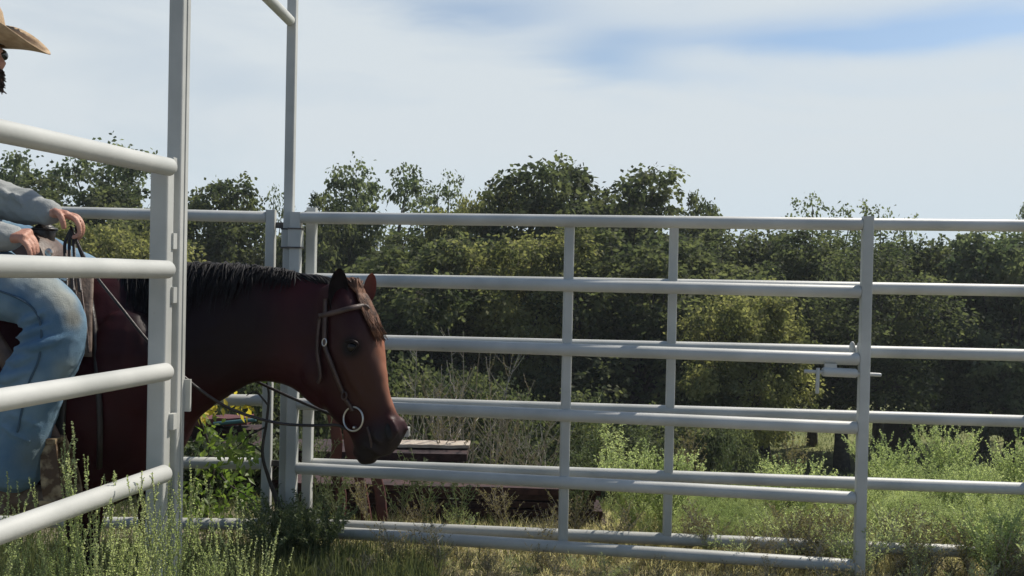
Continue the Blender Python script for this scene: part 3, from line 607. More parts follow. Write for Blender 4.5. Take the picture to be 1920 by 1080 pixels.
for pts_ in (((42, 612), (72, 600), (104, 584)), ((38, 632), (76, 622), (118, 606)), ((36, 652), (74, 650), (112, 640), (142, 628)), ((28, 676), (62, 672), (96, 660)), ((20, 700), (44, 704), (84, 690))):     # folds gathered behind the knee
    P = []
    for px, py in pts_:
        c_ = min(((legN[i]+(legN[i+1]-legN[i])*f, rj[i]+(rj[i+1]-rj[i])*f) for i in range(1, 6) for f in np.linspace(0, 1, 12)), key=lambda q: np.linalg.norm(toPx(q[0])[0]-[px, py])); r_ = c_[1]; tgt = Wp(px, py, c_[0][1]); off_ = tgt-c_[0]; dd_ = min(np.linalg.norm(off_), r_*.97); P.append(np.array([tgt[0], c_[0][1]-math.sqrt(max(r_*r_-dd_*dd_, 0))-.001, tgt[2]]))
    tube(mb, P, [.007]+[.019]*(len(P)-2)+[.007], 8, smooth=18)
for k in range(3):
    a = legN[5]+(legN[6]-legN[5])*(.1+.4*k); tube(mb, [a+[-.07, -.055, .03], a+[.0, -.092, -.01], a+[.06, -.07, -.05]], [.006, .010, .004], 8, smooth=12)
t = M['denim'].node_tree; b = t.nodes['Principled BSDF']; last = b.inputs['Base Color'].links[0].from_socket; tcn = t.nodes.new('ShaderNodeTexCoord')
for (px, py), r0, r1, col in (((30, 500), .02, .10, (.44, .45, .38)), ((85, 528), .02, .085, (.46, .46, .38)), ((122, 560), .015, .07, (.44, .42, .33)), ((140, 596), .012, .055, (.24, .21, .14)), ((120, 690), .01, .06, (.30, .36, .36)), ((60, 850), .02, .09, (.17, .20, .19))):     # sunlight on the faded thigh top painted in pale, dirt at the knee, faded shin
    vm = t.nodes.new('ShaderNodeVectorMath'); vm.operation = 'DISTANCE'; t.links.new(tcn.outputs['Object'], vm.inputs[0]); vm.inputs[1].default_value = tuple(Wp(px, py, 2.87))
    mr = t.nodes.new('ShaderNodeMapRange'); mr.interpolation_type = 'SMOOTHSTEP'; mr.inputs[1].default_value = r1; mr.inputs[2].default_value = r0; mr.inputs[4].default_value = .65; t.links.new(vm.outputs['Value'], mr.inputs[0])
    g = t.nodes.new('ShaderNodeMix'); g.data_type = 'RGBA'; t.links.new(mr.outputs[0], g.inputs[0]); t.links.new(last, g.inputs[6]); g.inputs[7].default_value = (*col, 1); last = g.outputs[2]
t.links.new(last, b.inputs['Base Color'])
o = mb.build('jeans', M['denim'], per); remesh(o, .0065, 2, [(.16, .016), (.035, .006)])
m_ = MB(); P = [legN[1]+[-.1, -.093, .02], legN[2]+[-.03, -.088, .012], legN[3]+[-.03, -.080, .004], legN[4]+[.008, -.092, -.01], legN[5]+[.03, -.098, 0], legN[6]+[.035, -.092, 0]]
tube(m_, P, .0035, 6, smooth=40); M['seam'] = mat('denim_seam', (.05, .09, .13), .9); m_.build('seam', M['seam'], bpy.data.objects['jeans'])
mb = MB()       # shirt
tor2 = Loft([((-1.90, YC, 1.50), (-2.26, YC, 1.50), .19, 0), ((-1.93, YC, 1.60), (-2.26, YC, 1.60), .185, 0), ((-1.955, YC, 1.76), (-2.26, YC, 1.76), .20, 0), ((-1.96, YC, 1.89), (-2.22, YC, 1.89), .215, 0), ((-1.98, YC, 1.985), (-2.13, YC, 1.985), .085, 0)])
tor2.mesh(mb, 24, 26)
limb(mb, armN, [.085, .074, .062, .052, .047], 20, 40); limb(mb, armF[:-1]+[Wp(90, 398, 3.205)], [.085, .078, .074, .071, .055, .043], 20, 40)
tube(mb, [Wp(2, 445, 2.955), Wp(15, 445, 2.955)], [.049, .046], 20); tube(mb, [Wp(80, 396, 3.21), Wp(92, 399, 3.20)], [.046, .043], 20)
for k, (px, py) in enumerate(((2, 355), (22, 362), (46, 372))): a = Wp(px, py, 3.29-.001*px); tube(mb, [a+[-.05, .0, .01], a+[0, -.055, .0], a+[.04, -.05, -.05]], [.006, .013, .005], 8, smooth=12)
torus(mb, (-2.035, YC, 2.0), .066, .017, (.15, 0, 1), 28, 10); o = mb.build('shirt', M['shirt'], per); remesh(o, .0065, 2, [(.08, .022), (.03, .008)])
for s in (0, 1):
    m_ = MB(); f = (lambda P: P) if s == 0 else mir
    limb(m_, f([Wp(26, 880, 2.95), Wp(24, 905, 2.95), Wp(32, 925, 2.96), Wp(62, 934, 2.98), Wp(100, 938, 2.99), Wp(124, 940, 2.99)]), [.058, .055, .052, .046, .040, .024], 16, 30)
    c = f([Wp(12, 948, 2.955)])[0]; box(m_, c, (.06, .055, .045)); c = f([Wp(84, 955, 2.985)])[0]; box(m_, c, (.20, .075, .010))
    m_.build('boot', M['dusty_leather'], per)
m_ = MB(); rs = np.random.RandomState(8)
for i in range(420):
    a = rs.uniform(-1.9, 1.9); z = rs.uniform(-.105, -.035); r_ = .070+.035*math.cos(a)*(.6); p = HC+[r_*math.cos(a)*1.0+.008, math.sin(a)*.068, z]; d_ = np.array([math.cos(a)*.5, math.sin(a)*.5, -1.2])+rs.normal(0, .35, 3)
    tube(m_, [p, p+unit(d_)*rs.uniform(.008, .022)], [.004, .0015], 4, cap=False)
ball(m_, HC+[.028, 0, -.075], (.072, .062, .050), 16); m_.build('beard', M['beard'], per)
m_ = MB()
for s in (-1, 1): ball(m_, HC+[.088, s*.033, .022], (.012, .030, .020), 14)
tube(m_, [HC+[.09, -.05, .026], HC+[.06, -.078, .024], HC+[0, -.083, .015]], .0028, 6); tube(m_, [HC+[.09, .05, .026], HC+[.06, .078, .024], HC+[0, .083, .015]], .0028, 6)
m_.build('sunglasses', M['lens'], per)
m_ = MB(); ball(m_, HC+[-.022, 0, .018], (.088, .082, .095), 20); ball(m_, HC+[-.052, 0, -.045], (.050, .062, .045), 16); o = m_.build('hair', M['beard'], per); remesh(o, .006, 2)
# hat
m_ = MB(); hc = np.array([-1.955, YC, 2.205]); nu, nr = 64, 10; V = []; faces = []
def brim(r_, a, up):
    ax_, ay_ = .105+(.262-.105)*r_, .085+(.205-.085)*r_
    u, v = ax_*math.cos(a), ay_*math.sin(a); q_ = abs(v)/.205
    z = .108*q_**2.2*r_-.034*(max(u, 0)/.262)**2*1.0-.02*(max(-u, 0)/.262)**2
    return hc+[u*(1-.10*q_**2*r_), v*(1-.13*q_**2*r_), z+up]
for up in (0, -.004):
    for i in range(nr+1):
        for j in range(nu): V.append(brim(i/nr, 2*math.pi*j/nu, up))
K = (nr+1)*nu
faces = [(i*nu+j, (i+1)*nu+j, (i+1)*nu+(j+1) % nu, i*nu+(j+1) % nu) for i in range(nr) for j in range(nu)]
faces += [tuple(K+q for q in f[::-1]) for f in faces]+[(nr*nu+j, K+nr*nu+j, K+nr*nu+(j+1) % nu, nr*nu+(j+1) % nu) for j in range(nu)]
m_.add(V, faces); V = []
cr = [(0, 1.02), (.03, 1.0), (.07, .96), (.105, .90), (.125, .80), (.132, .62), (.122, .35), (.112, .05)]
for h_, s_ in cr:
    for j in range(nu):
        a = 2*math.pi*j/nu; pin = 1-.14*(h_/.13)*max(0, math.cos(a))*abs(math.sin(a))*1.2; V.append(hc+[.107*s_*math.cos(a)*pin+.004, .087*s_*math.sin(a)*pin, h_*1.05])
m_.add(V, [(i*nu+j, i*nu+(j+1) % nu, (i+1)*nu+(j+1) % nu, (i+1)*nu+j) for i in range(len(cr)-1) for j in range(nu)]+[tuple((len(cr)-1)*nu+j for j in range(nu))])
hat = m_.build('cowboy_hat', M['straw'], per)
m_ = MB(); P = [hc+[.109*math.cos(a)+.004, .089*math.sin(a), .012] for a in np.linspace(0, 2*math.pi, 40)]; tube(m_, P, .007, 8, flat=.5); m_.build('hat_band', M['strap'], hat)

# ================================================================ plants
def rdir(rs, n):
    v = rs.normal(size=(n, 3)); return v/np.linalg.norm(v, axis=1)[:, None]
def leaves(p, d, l, w, rs):
    """diamond leaves at p along d"""
    n = len(p); d = d/(np.linalg.norm(d, axis=1)[:, None]+1e-9); s = np.cross(d, rdir(rs, n)); s /= np.linalg.norm(s, axis=1)[:, None]+1e-9
    l = np.broadcast_to(l, (n,))[:, None]; w = np.broadcast_to(w, (n,))[:, None]
    bend = np.array([0, 0, -1.])*l*.12
    return np.stack([p, p+d*l*.45+s*w*.5, p+d*l+bend, p+d*l*.45-s*w*.5], 1)
def ribbon(P, r, rs):
    """two crossed ribbons along a path"""
    T = np.gradient(P, axis=0); T /= np.linalg.norm(T, axis=1)[:, None]+1e-9; out_ = []
    a = unit(np.cross(T[0], rs.normal(size=3))); 
    for s in (a, unit(np.cross(T[0], a))):
        s_ = s*np.asarray(r)[:, None]; out_.append(np.stack([P[:-1]-s_[:-1], P[:-1]+s_[:-1], P[1:]+s_[1:], P[1:]-s_[1:]], 1))
    return np.concatenate(out_)
def weed(seed, h=.7, nst=4, nb=9, spread=.25, ll=.02, lw=.004, step=.006, bl=.22, up=1.6, stem=.003, leafy=1.0):
    """a forb: stems rising from one root, side branches, many small leaves; returns (leaf quads, stem quads)"""
    rs = np.random.RandomState(seed); Q, G = [], []
    def clothe(P, l0, l1):
        L_ = np.linalg.norm(np.diff(P, axis=0), axis=1).sum(); n = max(3, int(L_/step*leafy)); u = rs.uniform(.12, 1, n)**.8*(len(P)-1)
        i = np.minimum(u.astype(int), len(P)-2); p = P[i]+(P[i+1]-P[i])*(u-i)[:, None]; t = P[i+1]-P[i]; t /= np.linalg.norm(t, axis=1)[:, None]+1e-9
        d = t*.75+rdir(rs, n)*.95; f = u/(len(P)-1); Q.append(leaves(p, d, (l0+(l1-l0)*f)*rs.uniform(.6, 1.3, n), lw*rs.uniform(.7, 1.3, n), rs))
    for s in range(nst):
        a = rs.uniform(0, 6.28); hh = h*rs.uniform(.72, 1.05); sp = spread*rs.uniform(.2, 1); u = np.linspace(0, 1, 9)[:, None]
        P = np.hstack([np.cos(a)*sp*u**1.5, np.sin(a)*sp*u**1.5, hh*u])+np.cumsum(rs.normal(0, .006, (9, 3)), 0)*h
        G.append(ribbon(P, np.linspace(stem, stem*.35, 9), rs)); clothe(P, ll, ll*.5)
        for b in range(nb):
            f = rs.uniform(.18, .93); i = int(f*8); p = P[i]+(P[min(i+1, 8)]-P[i])*(f*8-i); a2 = rs.uniform(0, 6.28); L_ = bl*rs.uniform(.4, 1.1)*(1.15-f)*1.5
            d = unit([math.cos(a2), math.sin(a2), up*rs.uniform(.6, 1.3)]); v = np.linspace(0, 1, 6)[:, None]
            B = p+d*L_*v+np.array([0, 0, 1])*L_*.25*v**2+np.cumsum(rs.normal(0, .008, (6, 3)), 0)*L_*2
            G.append(ribbon(B, np.linspace(stem*.5, stem*.22, 6), rs)); clothe(B, ll*.9, ll*.45)
    return np.concatenate(Q), np.concatenate(G)
def xf(Q, p, s=1, a=0, sz=None):
    c, sn = math.cos(a), math.sin(a); Rm = np.array([[c, -sn, 0], [sn, c, 0], [0, 0, 1]])*s
    if sz: Rm = Rm*np.array([[1], [1], [sz]])
    return (np.asarray(Q)@Rm.T)+np.asarray(p)
def plant(name, seed, loc, label, cat, ml, ms, group=None, a=0, **k):
    Q, G = weed(seed, **k); r = thing(name, tuple(map(float, loc)), label, cat, group)
    quad_obj('foliage', xf(Q, loc, 1, a), M[ml], r); quad_obj('stem', xf(G, loc, 1, a), M[ms], r); return r
def gz_(x, y): return float(terrain(x, y))
# foreground feathery weeds
fg = [(30, 905, 2.78), (62, 870, 2.62), (150, 940, 2.70), (165, 826, 2.66), (215, 880, 2.56), (262, 905, 2.50), (300, 935, 2.60), (352, 895, 2.72), (405, 950, 2.60), (448, 925, 2.72), (495, 975, 2.80), (10, 965, 2.45), (205, 965, 2.45), (140, 975, 2.50)]
where = ['at the very left edge under the boot', 'just left of the stirrup', 'in front of the stirrup', 'with tall spikes right of the stirrup', 'crossing the lowest near rail halfway', 'just left of the near upright', 'at the foot of the near gateway post', 'leaning right from the near gateway post', 'low, right of the near gateway post', 'tallest between the two gateway posts', 'with a flat branch reaching toward the far gateway post', 'short, in the bottom left corner', 'short, below the lowest near rail beside the upright', 'short, below the horse foreleg']
for i, ((px, py, y), w_) in enumerate(zip(fg, where)):
    h = 1.4-(py-515)/F*y
    p = Wp(px, 540, y); plant('feathery_weed', 100+i, (p[0]-.03*(i % 3), y, 0), 'light green feathery weed '+w_, 'weed', 'weed_fg', 'stem', 'foreground feathery weeds', nst=(3, 3, 4, 3)[i] if i < 4 else 6, nb=6, h=h*1.04, spread=.20, ll=.011, lw=.0042, step=.0026, bl=.24, up=2.9, stem=.0030)
# sunlit weed bed behind the fence: nobody could count it
rs = np.random.RandomState(21)
pro = [weed(200+i, h=.62, nst=5, nb=10, spread=.26, ll=.030, lw=.009, step=.008, bl=.22, up=1.2, stem=.003) for i in range(7)]
Ql, Qs = [], []
for i in range(1050):
    y = 4.68+(2.2 if i < 760 else .7)*rs.rand()**1.2; x = rs.uniform(.60, .66*y+.6)
    if x < .75+.12*(y-5) and rs.rand() < .5: continue
    if y > 5.8 and x/y < .2: continue
    q, g = pro[rs.randint(7)]; s = rs.uniform(.42, .80)*(1.05 if y > 5.4 else .72)*(.80 if x/y > .40 else .60); a = rs.uniform(0, 6.28); p = (x, y, gz_(x, y)-.02)
    Ql.append(xf(q, p, s, a)); Qs.append(xf(g, p, s, a))
o = quad_obj('weed_bed', np.concatenate(Ql), M['weed']); tag(o, 'sunlit light green weeds growing thick behind the right hand fence', 'weeds', kind='stuff'); g_ = quad_obj('stem', np.concatenate(Qs), M['stem'], o)
for i, (px, y, h, lb) in enumerate(((1400, 5.2, .50, 'low'), (1500, 5.3, .36, 'rounded pale green weed bush rising over the fourth rail left of the latch post'), (1790, 6.2, .70, 'tallest pale green weed bush, right of the gate end post'), (1905, 5.9, .55, 'pale green weed bush at the right edge of the picture'), (1680, 6.0, .50, 'pale green weed bush just right of the gate end post'), (1255, 4.9, .45, 'bright weed clump at the foot of the middle panel upright'), (1190, 4.85, .5, 'dark green bushy weed right of the gate middle bar'), (1885, 4.2, .30, 'green weed clump in front of the fence in the bottom right corner'))):
    if i == 0: continue
    p = Wp(px, 540, y); dk = 'dark' in lb
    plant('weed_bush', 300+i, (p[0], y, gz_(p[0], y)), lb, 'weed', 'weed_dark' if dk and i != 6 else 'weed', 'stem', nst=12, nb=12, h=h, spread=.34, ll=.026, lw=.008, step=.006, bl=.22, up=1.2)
# weeds round the gate foot and before the boards
mid = [(560, 4.45, .18, 'weed_dark', 'short dark green weed at the foot of the gate hinge'), (610, 4.35, .24, 'weed_dark', 'low dark weed under the bottom gate rail by the hinge'), (520, 4.3, .26, 'weed_dark', 'low dark green weed at the foot of the far gateway post'),
       (640, 4.8, .40, 'weed_dark', 'olive weed right of the hinge upright, before the red straps'), (600, 4.9, .62, 'weed_dark', 'tall leafy weed against the left upright of the rear panel'), (700, 4.85, .34, 'weed_dry', 'thin weed with drooping leaves below the horse muzzle'),
       (760, 4.85, .44, 'weed_dark', 'pale barked weed in front of the board stack'), (805, 4.8, .46, 'weed_dark', 'feathery olive weed in front of the board stack'), (870, 4.85, .36, 'weed_dark', 'bare twiggy weed before the dark boards'),
       (1090, 4.85, .55, 'weed_dark', 'leafy weed right behind the gate middle bar'), (1120, 5.6, .80, 'weed_dark', 'tall slim weed between the two panel bars'), (1160, 5.8, .74, 'weed', 'tall pale weed spike beyond the gate middle bar'), (1210, 6.0, .70, 'weed_dark', 'slender weed left of the rear panel middle bar'), (1300, 6.2, .76, 'weed_dry', 'brown seeded weed right of the rear panel middle bar'), (1375, 6.4, .74, 'weed_dark', 'grey green weed under the dark low shrub'), (1490, 6.6, .66, 'weed_dry', 'dry headed weed near the field gap')]
for i, (px, y, h, ml, lb) in enumerate(mid):
    p = Wp(px, 540, y); low = h < .4
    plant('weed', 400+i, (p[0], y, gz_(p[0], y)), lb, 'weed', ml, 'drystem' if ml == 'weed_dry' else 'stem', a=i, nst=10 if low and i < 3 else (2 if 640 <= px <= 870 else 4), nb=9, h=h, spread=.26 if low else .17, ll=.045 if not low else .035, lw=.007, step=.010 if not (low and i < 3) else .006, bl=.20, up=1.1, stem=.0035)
# tangled low growth over the bottom rails
rs = np.random.RandomState(77); pl_ = [weed(700+i, h=.30, nst=6, nb=7, spread=.24, ll=.030, lw=.006, step=.010, bl=.14, up=.8, stem=.003) for i in range(5)]
for nm, ml, n_, lb in (('low_weeds', 'weed', 90, 'small green weeds tangled over the bottom rails of the gate'), ('dry_tangle', 'weed_dry', 170, 'pale dry weeds tangled along the foot of the gate')):
    Ql, Qs = [], []
    for i in range(n_):
        x = rs.uniform(-.75, 2.9); yg = 4.548-.145*(x+1.06); back_ = rs.rand() < .6; y = yg+(rs.uniform(.06, .5) if back_ else -rs.uniform(.05, .6)); q, g = pl_[rs.randint(5)]; k = rs.uniform(.45, 1.0) if back_ else (rs.uniform(.25, .5) if rs.rand() < .85 else rs.uniform(.6, .9)); a = rs.uniform(0, 6.28)
        if x < .1 and ml == 'weed': k *= .7
        if back_ and x < .75 and i % 8: continue
        Ql.append(xf(q, (x, y, 0), k, a)); Qs.append(xf(g, (x, y, 0), k, a))
    o = quad_obj(nm, np.concatenate(Ql), M[ml]); tag(o, lb, 'weeds', kind='stuff'); quad_obj('stem', np.concatenate(Qs), M['drystem'], o)
# tall pale dry stalks beyond the gate
for i, (px, y, h, lb) in enumerate(((775, 6.3, 1.25, 'tall pale dry weed stalk nearest the horse face'), (822, 6.6, 1.22, 'tall branching dry weed left of centre behind the gate'), (880, 6.5, 1.38, 'tallest dry weed skeleton behind the gate'), (930, 6.8, 1.28, 'dry brown weed stalk just left of the gate middle bar'), (985, 6.9, .98, 'shorter dry weed beside the gate middle bar'), (850, 6.0, .95, 'low spreading dry weed behind the pale board'), (1010, 6.1, .85, 'olive drying weed beside the gate middle bar'))):
    p = Wp(px, 540, y); plant('dry_weed', 500+i, (p[0], y, gz_(p[0], y)-.05), lb, 'weed', 'weed_dry' if i % 2 else 'weed_dark', 'drystem', nst=4, nb=10, h=h, spread=.42, ll=.024, lw=.008, step=.016, bl=.38, up=.9, stem=.007)
# leafy sapling and vine between the gateway posts
rs = np.random.RandomState(3)
sp = thing('sapling', (-1.17, 4.50, 0), 'thin dark stemmed sapling climbing beside the far gateway post', 'sapling')
m_ = MB(); tube(m_, [Wp(520, 1010, 4.5), Wp(522, 950, 4.5), Wp(505, 900, 4.52), Wp(492, 850, 4.5), Wp(500, 790, 4.5), Wp(504, 740, 4.52), Wp(498, 700, 4.5), Wp(505, 640, 4.5)], [.022, .016, .010, .008, .007, .006, .005, .004], 8, smooth=40)
for a, b, c in (((503, 760), (480, 735), (462, 742)), ((500, 800), (470, 815), (445, 838)), ((494, 850), (468, 832), (450, 842))): tube(m_, [Wp(*a, 4.5), Wp(*b, 4.48), Wp(*c, 4.47)], [.005, .004, .002], 6, smooth=10)
m_.build('stem', M['bark'], sp)
def leafcloud(pts, n, sg, l, w, down=.5, y0=4.45, sy=.10):
    Q = []
    for px, py, r_ in pts:
        k = int(n*r_); p = np.array([Wp(px+rs.normal(0, 11*r_), py+rs.normal(0, 11*r_), y0+rs.normal(0, sy)) for _ in range(k)]); d = rdir(rs, k)+[0, 0, -down]; Q.append(leaves(p, d, l*rs.uniform(.6, 1.2, k), w, rs))
    return np.concatenate(Q)
quad_obj('foliage', leafcloud([(440, 830, 1.4), (455, 855, 1.2), (420, 845, 1), (505, 700, .8), (470, 850, .8)], 26, .05, .055, .026), M['vine'], sp)
vn = thing('leafy_vine', (-1.5, 4.5, 0), 'bright leaved vine with a yellowing top hanging over the rear rails below the horse neck', 'vine')
m_ = MB(); tube(m_, [Wp(385, 1000, 4.8), Wp(388, 930, 4.75), Wp(400, 870, 4.72), Wp(380, 800, 4.7), Wp(368, 775, 4.7), Wp(385, 768, 4.68), Wp(410, 772, 4.68)], [.012, .010, .008, .007, .006, .004, .003], 8, smooth=40)
tube(m_, [Wp(400, 870, 4.72), Wp(425, 905, 4.66), Wp(455, 925, 4.64), Wp(478, 940, 4.64)], [.007, .006, .004, .002], 6, smooth=14); m_.build('stem', M['bark'], vn)
quad_obj('foliage', leafcloud([(388, 800, 1.2), (395, 835, 1.3), (400, 870, .9), (425, 890, 1.2), (440, 915, 1.3), (460, 930, 1.1), (480, 945, .7), (375, 905, 1.3), (360, 940, 1.6), (410, 950, 1.6), (380, 970, 1.5)], 26, .05, .052, .024, y0=4.72), M['vine'], vn)
quad_obj('yellow_foliage', leafcloud([(380, 775, .8), (400, 765, .7), (455, 768, .7), (425, 745, .5), (430, 722, .5)], 22, .04, .06, .022, y0=4.66, down=.1), M['yellow_leaf'], vn)
# shaded undergrowth behind the far left panel
for i, (px, y, h, lb) in enumerate(((350, 5.4, .45, 'dark leafy shrub behind the near gateway post'), (420, 5.5, .42, 'dark leafy shrub behind the vine'), (480, 5.6, .45, 'dark leafy shrub behind the sapling'), (250, 5.6, .7, 'dark leafy shrub hidden mostly behind the horse chest'), (30, 5.8, .75, 'dark leafy shrub behind the rider boot'))):
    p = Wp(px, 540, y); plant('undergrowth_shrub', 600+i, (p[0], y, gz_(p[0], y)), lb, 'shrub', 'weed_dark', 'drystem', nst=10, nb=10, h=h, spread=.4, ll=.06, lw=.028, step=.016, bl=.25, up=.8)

# ---------------------------------------------------------------- grass
rs = np.random.RandomState(12)
def blades(n, xr, yr, h, w, fn=None, lay=.5):
    x = rs.uniform(*xr, n); y = rs.uniform(*yr, n)
    if fn is not None: k = fn(x, y) > rs.rand(n); x, y = x[k], y[k]
    n = len(x); p = np.stack([x, y, terrain(x, y)-.004], 1); hh = h*rs.uniform(.45, 1.2, n); a = rs.uniform(0, 6.28, n); t = np.abs(rs.normal(0, lay, n)); d = np.stack([np.cos(a)*t, np.sin(a)*t, np.ones(n)], 1); d /= np.linalg.norm(d, axis=1)[:, None]
    return leaves(p, d, hh, w*rs.uniform(.7, 1.3, n), rs)
def patch(x, y): return .5+.5*np.sin(x*2.3+1.2*np.sin(y*1.7))*np.cos(y*1.9+x*.8)
dryf = lambda x, y: np.clip(.45+.75*patch(x+.3, y)*(x > -.7)-.4*(x < -.7), .06, 1)
grf = lambda x, y: np.clip(1.1-(x > -.6)*.75-patch(x+.3, y)*(x > -1.0)*.5, .06, 1)
tag(quad_obj('dry_grass', np.concatenate([blades(60000, (-2.2, 3.6), (3.6, 5.6), .07, .0045, dryf, 1.1), blades(5000, (-.9, 3.0), (4.3, 4.9), .13, .004, None, .8), blades(22000, (-1.5, 3.6), (3.6, 5.4), .09, .004, None, 5.0)]), M['straw_grass']), 'short straw coloured dry grass along the foot of the gate', 'grass', kind='stuff')
tag(quad_obj('green_grass', np.concatenate([blades(52000, (-3.2, 4.2), (3.3, 6.2), .12, .005, grf, .7), blades(30000, (-2.6, -.3), (2.4, 4.4), .16, .005, None, .6), blades(26000, (-8, -2.6), (1.5, 6.2), .14, .007, None, .6), blades(70000, (-9, 22), (6, 40), .22, .02, None, .5)]), M['grass']), 'green grass growing over the ground round the fence and field', 'grass', kind='stuff')

# ---------------------------------------------------------------- scrap boards
def board(name, x0, x1, y, z, wdt, th, m, label, cat, group=None, rot=0, tilt=0):
    m_ = MB(); n_ = 9; rs_ = np.random.RandomState(int(abs(x0*1000+z*777)) % 9999); V = []
    for k in range(n_):
        f = k/(n_-1); x = x0+(x1-x0)*f; dz = rs_.normal(0, .0025)+tilt*(x-x0); dy = math.tan(rot)*(x-x0)
        V += [(x, y-wdt/2+dy, z+dz), (x, y+wdt/2+dy, z+dz), (x, y+wdt/2+dy, z+th+dz), (x, y-wdt/2+dy, z+th+dz)]
    m_.add(V, [(k*4+j, (k+1)*4+j, (k+1)*4+(j+1) % 4, k*4+(j+1) % 4) for k in range(n_-1) for j in range(4)]+[(0, 1, 2, 3), ((n_-1)*4+3, (n_-1)*4+2, (n_-1)*4+1, (n_-1)*4)])
    return tag(m_.build(name, M[m], smooth=False), label, cat, group)
rs = np.random.RandomState(5)
for k in range(6):
    x0 = Wp(560, 0, 5.2)[0]+rs.uniform(-.1, .15); x1 = Wp(1146, 0, 5.2)[0]+rs.uniform(-.05, .06)
    board('stacked_board', x0, x1, 5.24+rs.uniform(-.012, .012), -.03+k*.0405, .26, .036, 'maroon_dark' if k < 5 else 'maroon_top', f"dark maroon board, {['lowest', 'second from the bottom', 'third from the bottom', 'fourth from the bottom', 'just under the lit top one'][k]}, in the front stack" if k < 5 else 'top board of the front stack, red edged and catching the sun', 'board', 'maroon boards in the front stack')
for k in range(7):
    x0 = Wp(330, 0, 5.9)[0]+rs.uniform(-.1, .15); x1 = Wp(900, 0, 5.9)[0]+rs.uniform(-.08, .05)
    board('stacked_board', x0, x1, 5.86+rs.uniform(-.015, .015), -.08+k*.0525, .42, .047, 'maroon_dark', f"dark board, {['lowest', 'second from the bottom', 'third from the bottom', 'middle', 'third from the top', 'second from the top', 'topmost'][k]}, in the rear stack behind the horse muzzle", 'board', 'dark boards in the rear stack')
board('pale_board', Wp(745, 0, 5.7)[0], Wp(896, 0, 5.7)[0], 5.86, .295, .16, .020, 'board', 'weathered pale board lying on top of the rear stack right of the horse muzzle', 'board', rot=.02)
board('concrete_block', Wp(752, 0, 6.0)[0], Wp(782, 0, 6.0)[0], 6.05, .32, .09, .055, 'pale', 'small pale block on the rear stack beside the horse muzzle', 'block')
board('maroon_beam', Wp(340, 0, 5.7)[0], Wp(480, 0, 5.7)[0], 5.74, .42, .16, .045, 'maroon', 'maroon painted beam lying high in the pile below the horse neck', 'beam', tilt=.03)
board('dark_beam', Wp(330, 0, 5.7)[0], Wp(500, 0, 5.7)[0], 5.76, .34, .20, .07, 'maroon_dark', 'dark beam under the maroon beam below the horse neck', 'beam')
m_ = MB(); pipe(m_, Wp(400, 795, 5.62), Wp(480, 787, 5.62), .012); tag(m_.build('teal_pipe', M['teal']), 'thin teal pipe lying on the maroon beam under the horse neck', 'pipe')
M['red_strap'] = mat('red_strap', (.06, .016, .016), .7, (.11, .035, .028), 8)
for i, (pts, lb) in enumerate(((((622, 772), (632, 830), (628, 880), (640, 930), (634, 985)), 'dull red strap hanging at the left behind the horse chin'), (((652, 790), (658, 850), (672, 890), (682, 940), (690, 990)), 'dull red strap curving down under the horse muzzle'), (((700, 880), (712, 920), (716, 960), (722, 995)), 'short dull red strap right of the horse muzzle, low'))):
    m_ = MB(); tube(m_, [Wp(a, b, 4.95+.03*math.sin(b*.03)) for a, b in pts], .030, 8, flat=.12, smooth=24, up=(0, 1, 0)); tag(m_.build('hanging_strap', M['red_strap']), lb, 'strap', 'red straps on the pile')

# ================================================================ trees
def tree_parts(seed, h, w, base, nl, dens, leaf, csig=.17, open_=.0):
    """returns trunk MB and crown quads for a tree of height h, crown width w, crown starting at base"""
    rs = np.random.RandomState(seed); mb_ = MB(); Q = []
    tw = .045*h*.5; lean = rs.normal(0, .12, 2); th_ = base+.25*(h-base)
    tp = [np.array([lean[0]*u, lean[1]*u, th_*u]) for u in np.linspace(0, 1, 5)]
    tube(mb_, tp, [tw*1.35, tw, tw*.9, tw*.82, tw*.7], 10, smooth=10)
    for k in range(nl):
        f = k/max(nl-1, 1); zz = base+(h-base)*(.10+.82*f); rr = w/2*math.sqrt(max(.05, 1-((zz-(base+(h-base)*.45))/((h-base)*.60))**2)); a = k*2.399+rs.normal(0, .3); r_ = rr*rs.uniform(.25, 1.08)
        c = np.array([math.cos(a)*r_, math.sin(a)*r_, zz+rs.normal(0, .15)]); R_ = w*rs.uniform(.09, .20)*(1.1-.25*f)
        m0 = tp[-1]*rs.uniform(.55, 1); mid_ = (m0+c)/2+[0, 0, -.15]+rs.normal(0, .12, 3)
        tube(mb_, [m0, mid_, c], [tw*.42, tw*.24, tw*.09], 6, smooth=8, cap=False)
        nc = int(dens*R_*R_*26)
        for s in range(int(nc*1.5)):
            d = rdir(rs, 1)[0]*[1, 1, .75]; cc = c+d*R_*rs.uniform(.35, 1.12)**.7
            if s % 4 == 0: tube(mb_, [c*.6+cc*.4, cc], [tw*.07, tw*.03], 4, cap=False)
            n = rs.randint(18, 34); p = cc+rs.normal(0, csig*rs.uniform(.6, 1.2), (n, 3))*[1, 1, .75]; dd = rdir(rs, n)*[1, 1, .6]+[0, 0, -.35]+d*.5
            Q.append(leaves(p, dd, leaf*rs.uniform(.6, 1.25, n), leaf*.62, rs))
    return mb_, np.concatenate(Q)
